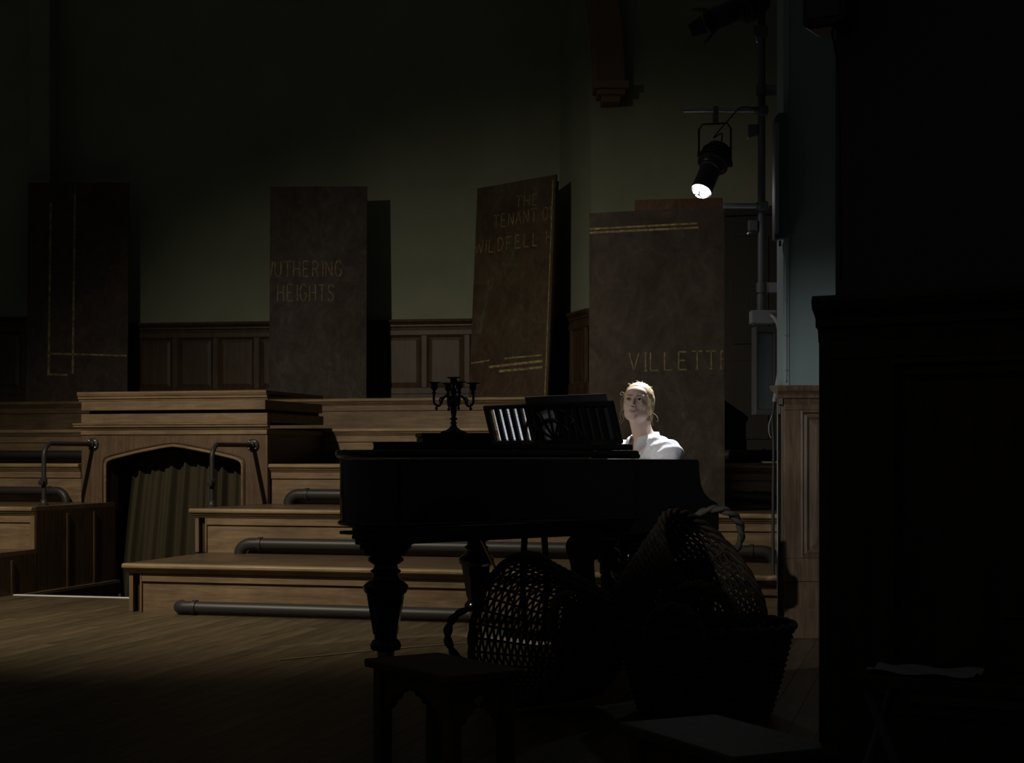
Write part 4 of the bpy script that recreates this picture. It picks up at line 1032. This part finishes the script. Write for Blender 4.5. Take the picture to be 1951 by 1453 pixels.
# the lit lantern
LP = P(1336, 364, 8.70); TG = LP+Vector((-.37, -.41, -.82))
ax = (TG-LP).normalized(); LQ = ax.to_track_quat('Z', 'Y').to_matrix().to_4x4()
def lantern(label, front, LQ, lit, hook, s=1.0):
    t = thing('stage_lantern', label, 'stage light', front, (0,0,0), 'stage lanterns on the lighting pipe')
    Lq = LQ @ Matrix.Scale(s, 4)
    MB().lathe([(.052,-.004),(.058,0),(.058,-.004),(.058,-.15),(.062,-.152),(.062,-.165),(.057,-.167)], 28, Lq).build('barrel', M['blackmetal'], t, smooth=True, auto=40)
    MB().lathe([(.050,-.167),(.066,-.168),(.078,-.19),(.080,-.27),(.070,-.31),(.045,-.325),(.02,-.33)], 28, Lq).build('lamp_house', M['blackmetal'], t, smooth=True, auto=40)
    f = MB()
    for z in (-.20, -.225, -.25, -.275): f.lathe([(.080,z),(.088,z+.002),(.088,z+.006),(.080,z+.008)], 28, Lq)
    f.build('cooling_fins', M['blackmetal'], t, smooth=True, auto=40)
    MB().tube([Lq @ Vector((.0605*math.cos(R(a)), .0605*math.sin(R(a)), -.158)) for a in range(20, 161, 10)], .003*s, 6).build('gate_ring', M['greybox'], t, smooth=True)
    if lit:
        MB().lathe([(.048,-.004),(.048,.002),(.043,.014),(.03,.025),(.015,.030),(.0,.031)], 28, Lq).build('lens', M['lens'], t, smooth=True)
        sh = MB()
        for a, r, l in ((60, .016, .032), (100, .0, .030), (150, .02, .024)):
            T = Lq @ Matrix.Translation((r*math.cos(R(a)), r*math.sin(R(a)), .0318)) @ Matrix.Rotation(R(a), 4, 'Z'); sh.box(-l/2, l/2, -.0032, .0032, -.008, .0012, T)
        sh.build('lens_clips', M['blackmetal'], t)
    else: MB().lathe([(.050,-.02),(.03,-.012),(.0,-.010)], 28, Lq).build('lens', M['greydark'], t, smooth=True)
    # yoke from the bar down to the lamp house
    pv = (LQ @ Vector((0, 0, -.235*s))); sd = Vector((1, 0, 0)); sd = (sd-ax*sd.dot(ax)).normalized() if lit else (LQ @ Vector((1,0,0)))
    hk = Vector(hook)-Vector(front)
    p1, p2 = pv-sd*.094*s, pv+sd*.094*s; up = Vector((0, 0, 1))
    top = hk.z-.075
    pts = [p1, Vector((p1.x, p1.y, top-.03)), Vector((p1.x+.02, p1.y, top)), Vector((p2.x-.02, p2.y, top)), Vector((p2.x, p2.y, top-.03)), p2]
    MB().tube(pts, .006, 8).build('yoke', M['blackmetal'], t, smooth=True, auto=30)
    MB().box(hk.x-.014, hk.x+.014, hk.y-.022, hk.y+.022, top, hk.z+.022).build('hook_clamp', M['galv'], t, bevel=.003)
    for p in (p1, p2): 
        k = MB().lathe([(.016,-.008),(.016,.008),(.006,.010)], 14, Matrix.Translation(p) @ Matrix.Rotation(R(90), 4, 'Y')).build('yoke_knob', M['blackmetal'], t, smooth=True, auto=40)
    return t
hb = (P(1363, 214, 8.802).x, PPY-.048, zy(214))
lt = lantern('lit black stage lantern hanging from the upper cross-bar, shining down on the pianist', LP, LQ, True, hb)
sp = spot('lantern_beam', LP+ax*.036, LP+ax*2, 430, (.88, .92, 1.0), 48, 1.0, .035)
sp.parent = lt; sp.location = ax*.036
c = thing('lantern_cable', 'thin black cable looping from the lit lantern to the pipe', 'cable', (0,0,0))
c_ = MB().tube(cat_rom([tuple(LP-ax*.335), tuple(LP-ax*.36+Vector((.0,0,.05))), tuple(P(1360, 262, 8.82)), tuple(P(1385, 232, 8.75)), tuple(P(1412, 205, 8.76)), tuple(P(1440, 206, 8.79))], 8), .004, 6).build('cable', M['cable'], c, smooth=True)
# the unlit lantern with barn doors at the top
f2 = P(1352, 40, 8.77); q2 = Vector((-.80, -.25, -.42)).normalized(); LQ2 = q2.to_track_quat('Z', 'Y').to_matrix().to_4x4()
l2 = lantern('unlit black stage lantern with barn doors at the top of the pipe', f2, LQ2, False, P(1405, -60, 8.80), 1.15)
for a in (0, 90, 180, 270):
    T = LQ2 @ Matrix.Rotation(R(a), 4, 'Z') @ Matrix.Translation((.062, 0, .004)) @ Matrix.Rotation(R(25), 4, 'Y')
    MB().add([(0,-.05,0),(0,.05,0),(.0,.035,.085),(.0,-.035,.085),(.003,-.05,0),(.003,.05,0),(.003,.035,.085),(.003,-.035,.085)], [(0,3,2,1),(4,5,6,7),(0,1,5,4),(1,2,6,5),(2,3,7,6),(3,0,4,7)], T).build('barn_door', M['blackmetal'], l2)
b = thing('cross_bar', 'topmost steel cross-bar at the upper frame edge', 'steel bar', (PPX, PPY-.048, zy(-60)), (0,0,0), 'cross-bars of the lighting pipe')
MB().tube([(.03,0,0),(-.3,0,0)], .0165, 16).build('tube', M['steel'], b, smooth=True, auto=50); MB().box(-.022,.026,-.022,.0255,-.026,.026).build('clamp', M['greydark'], b, bevel=.006)
o = thing('pipe_clamp', 'steel clamp with lever high on the lighting pipe under the unlit lantern', 'clamp', (PPX, PPY, zy(62)), (0,0,0), 'clamps on the lighting pipe')
MB().box(-.05,.03,-.04,-.0225,-.03,.03).build('block', M['galv'], o, bevel=.004); MB().tube([(-.04,-.04,-.02),(-.03,-.05,-.07)], .008, 8).build('lever', M['steel'], o, smooth=True)

# junction box and conduit
jb = thing('junction_box', 'light grey junction box at the foot of the lighting pipe', 'box', (PPX, PPY-.01, zy(617)), (0,0,0))
MB().box(-.065,.075,-.05,.05,0,.0725).build('body', M['greybox'], jb, bevel=.004)
for x in (-.05, .058): MB().lathe([(.006,-.012),(.006,0)], 10, Matrix.Translation((x,-.03,-.0005))).build('foot_screw', M['greydark'], jb)
MB().lathe([(.014,0),(.018,.004),(.012,.012)], 16, Matrix.Translation((.048,-.05,.04)) @ Matrix.Rotation(R(90), 4, 'X')).build('gland', M['greydark'], jb, smooth=True, auto=40)
cpts = [P(1470, 601, 8.78), P(1481, 615, 8.74), P(1487, 650, 8.74), P(1487, 690, 8.74), P(1480, 735, 8.75), P(1475, 765, 8.77)]
tag(MB().tube(cat_rom(cpts, 8), .0115, 12).build('conduit', M['hose'], None, smooth=True), 'grey flexible conduit curving down from the junction box', 'conduit')
cpts = [P(1475, 766, 8.77), P(1472, 800, 8.77), P(1474, 850, 8.77), P(1473, 950, 8.77), P(1473, 1060, 8.77), P(1474, 1194, 8.77)]
tag(MB().tube(cat_rom(cpts, 6), .009, 10).build('power_cable', M['cable'], None, smooth=True), 'black cable dropping beside the pier panelling to the floor', 'cable')
cpts = [P(1471, 790, 8.76), P(1465, 810, 8.74), P(1466, 828, 8.74), P(1470, 834, 8.74)]
tag(MB().tube(cat_rom(cpts, 6), .003, 6).build('loose_wire', M['hose'], None, smooth=True), 'short loose wire end hanging beside the wall cabinet', 'wire')
# tall shallow cabinet on the pier side
wc = thing('wall_cabinet', 'tall shallow grey cabinet below the junction box', 'cabinet', P(1459, 790, 8.97), (0,0,R(12)))
MB().box(-.065,.055,0,.06,0,.50).build('body', M['greydark'], wc, bevel=.004)
MB().box(-.05,.042,-.006,-.0005,.03,.47).build('door', newmat('cabinet_door', (.07,.078,.078), .5), wc, bevel=.003)
fr_ = MB(); fr_.box(-.064,-.051,-.012,-.0005,0,.5); fr_.box(.043,.056,-.012,-.0005,0,.5); fr_.box(-.051,.043,-.012,-.0005,0,.029); fr_.box(-.051,.043,-.012,-.0005,.471,.5)
fr_.build('frame', M['greydark'], wc, bevel=.002)
# column loudspeaker on the pier edge
sk = thing('column_loudspeaker', 'slim light grey column loudspeaker on the edge of the pier', 'loudspeaker', P(1484, 460, 8.30)+Vector((0,-.0,0)), (0,0,0))
hS = 240/FPX*8.3
MB().face_y([(-.036,.0),(.034,.012),(.034,hS),(-.012,hS),(-.030,hS-.02),(-.036,hS-.045)], -.075, -.002).build('body', M['greydark'], sk, bevel=.004)
MB().face_y([(-.033,.03),(-.012,.03),(-.012,hS-.06),(-.020,hS-.05),(-.033,hS-.06)], -.080, -.0755).build('grille', M['greybox'], sk, bevel=.002)
MB().box(-.006,.006,-.04,-.03,-.03,0).build('gland', M['greydark'], sk)
cpts = [P(1492, 462, 8.285), P(1492, 478, 8.285), P(1497.5, 505, 8.29), P(1498, 560, 8.29), P(1498, 640, 8.29), P(1498, 728, 8.29)]
cw = thing('speaker_cable', 'thin cable clipped down the corner of the pier', 'cable', (0,0,0))
MB().tube(cat_rom(cpts, 6), .0032, 6).build('cable', M['hose'], cw, smooth=True)
for y in (503, 570, 638, 704): q = P(1498, y, 8.29); MB().box(q.x-.007,q.x+.007,q.y-.004,q.y+.008,q.z-.004,q.z+.004).build('clip', M['greybox'], cw)
# black loudspeaker high on the near pier
ls = thing('wall_loudspeaker', 'rounded black loudspeaker high on the edge of the near pier', 'loudspeaker', P(1575, 65, 3.42), (0,0,R(-30)))
MB().face_y([(-.035,.012),(-.028,.003),(-.015,0),(.03,.0),(.06,.01),(.06,.30),(-.035,.30)], -.06, .03).build('body', M['blackmetal'], ls, bevel=.008, seg=3)
MB().box(-.022,.05,-.064,-.0605,.02,.28).build('grille', M['greydark'], ls, bevel=.003)
MB().tube(cat_rom([(.012,0,.0),(.016,.01,-.03),(.019,.02,-.09),(.020,.03,-.3),(.02,.035,-.53)], 6), .003, 6).build('lead', M['cable'], ls, smooth=True)
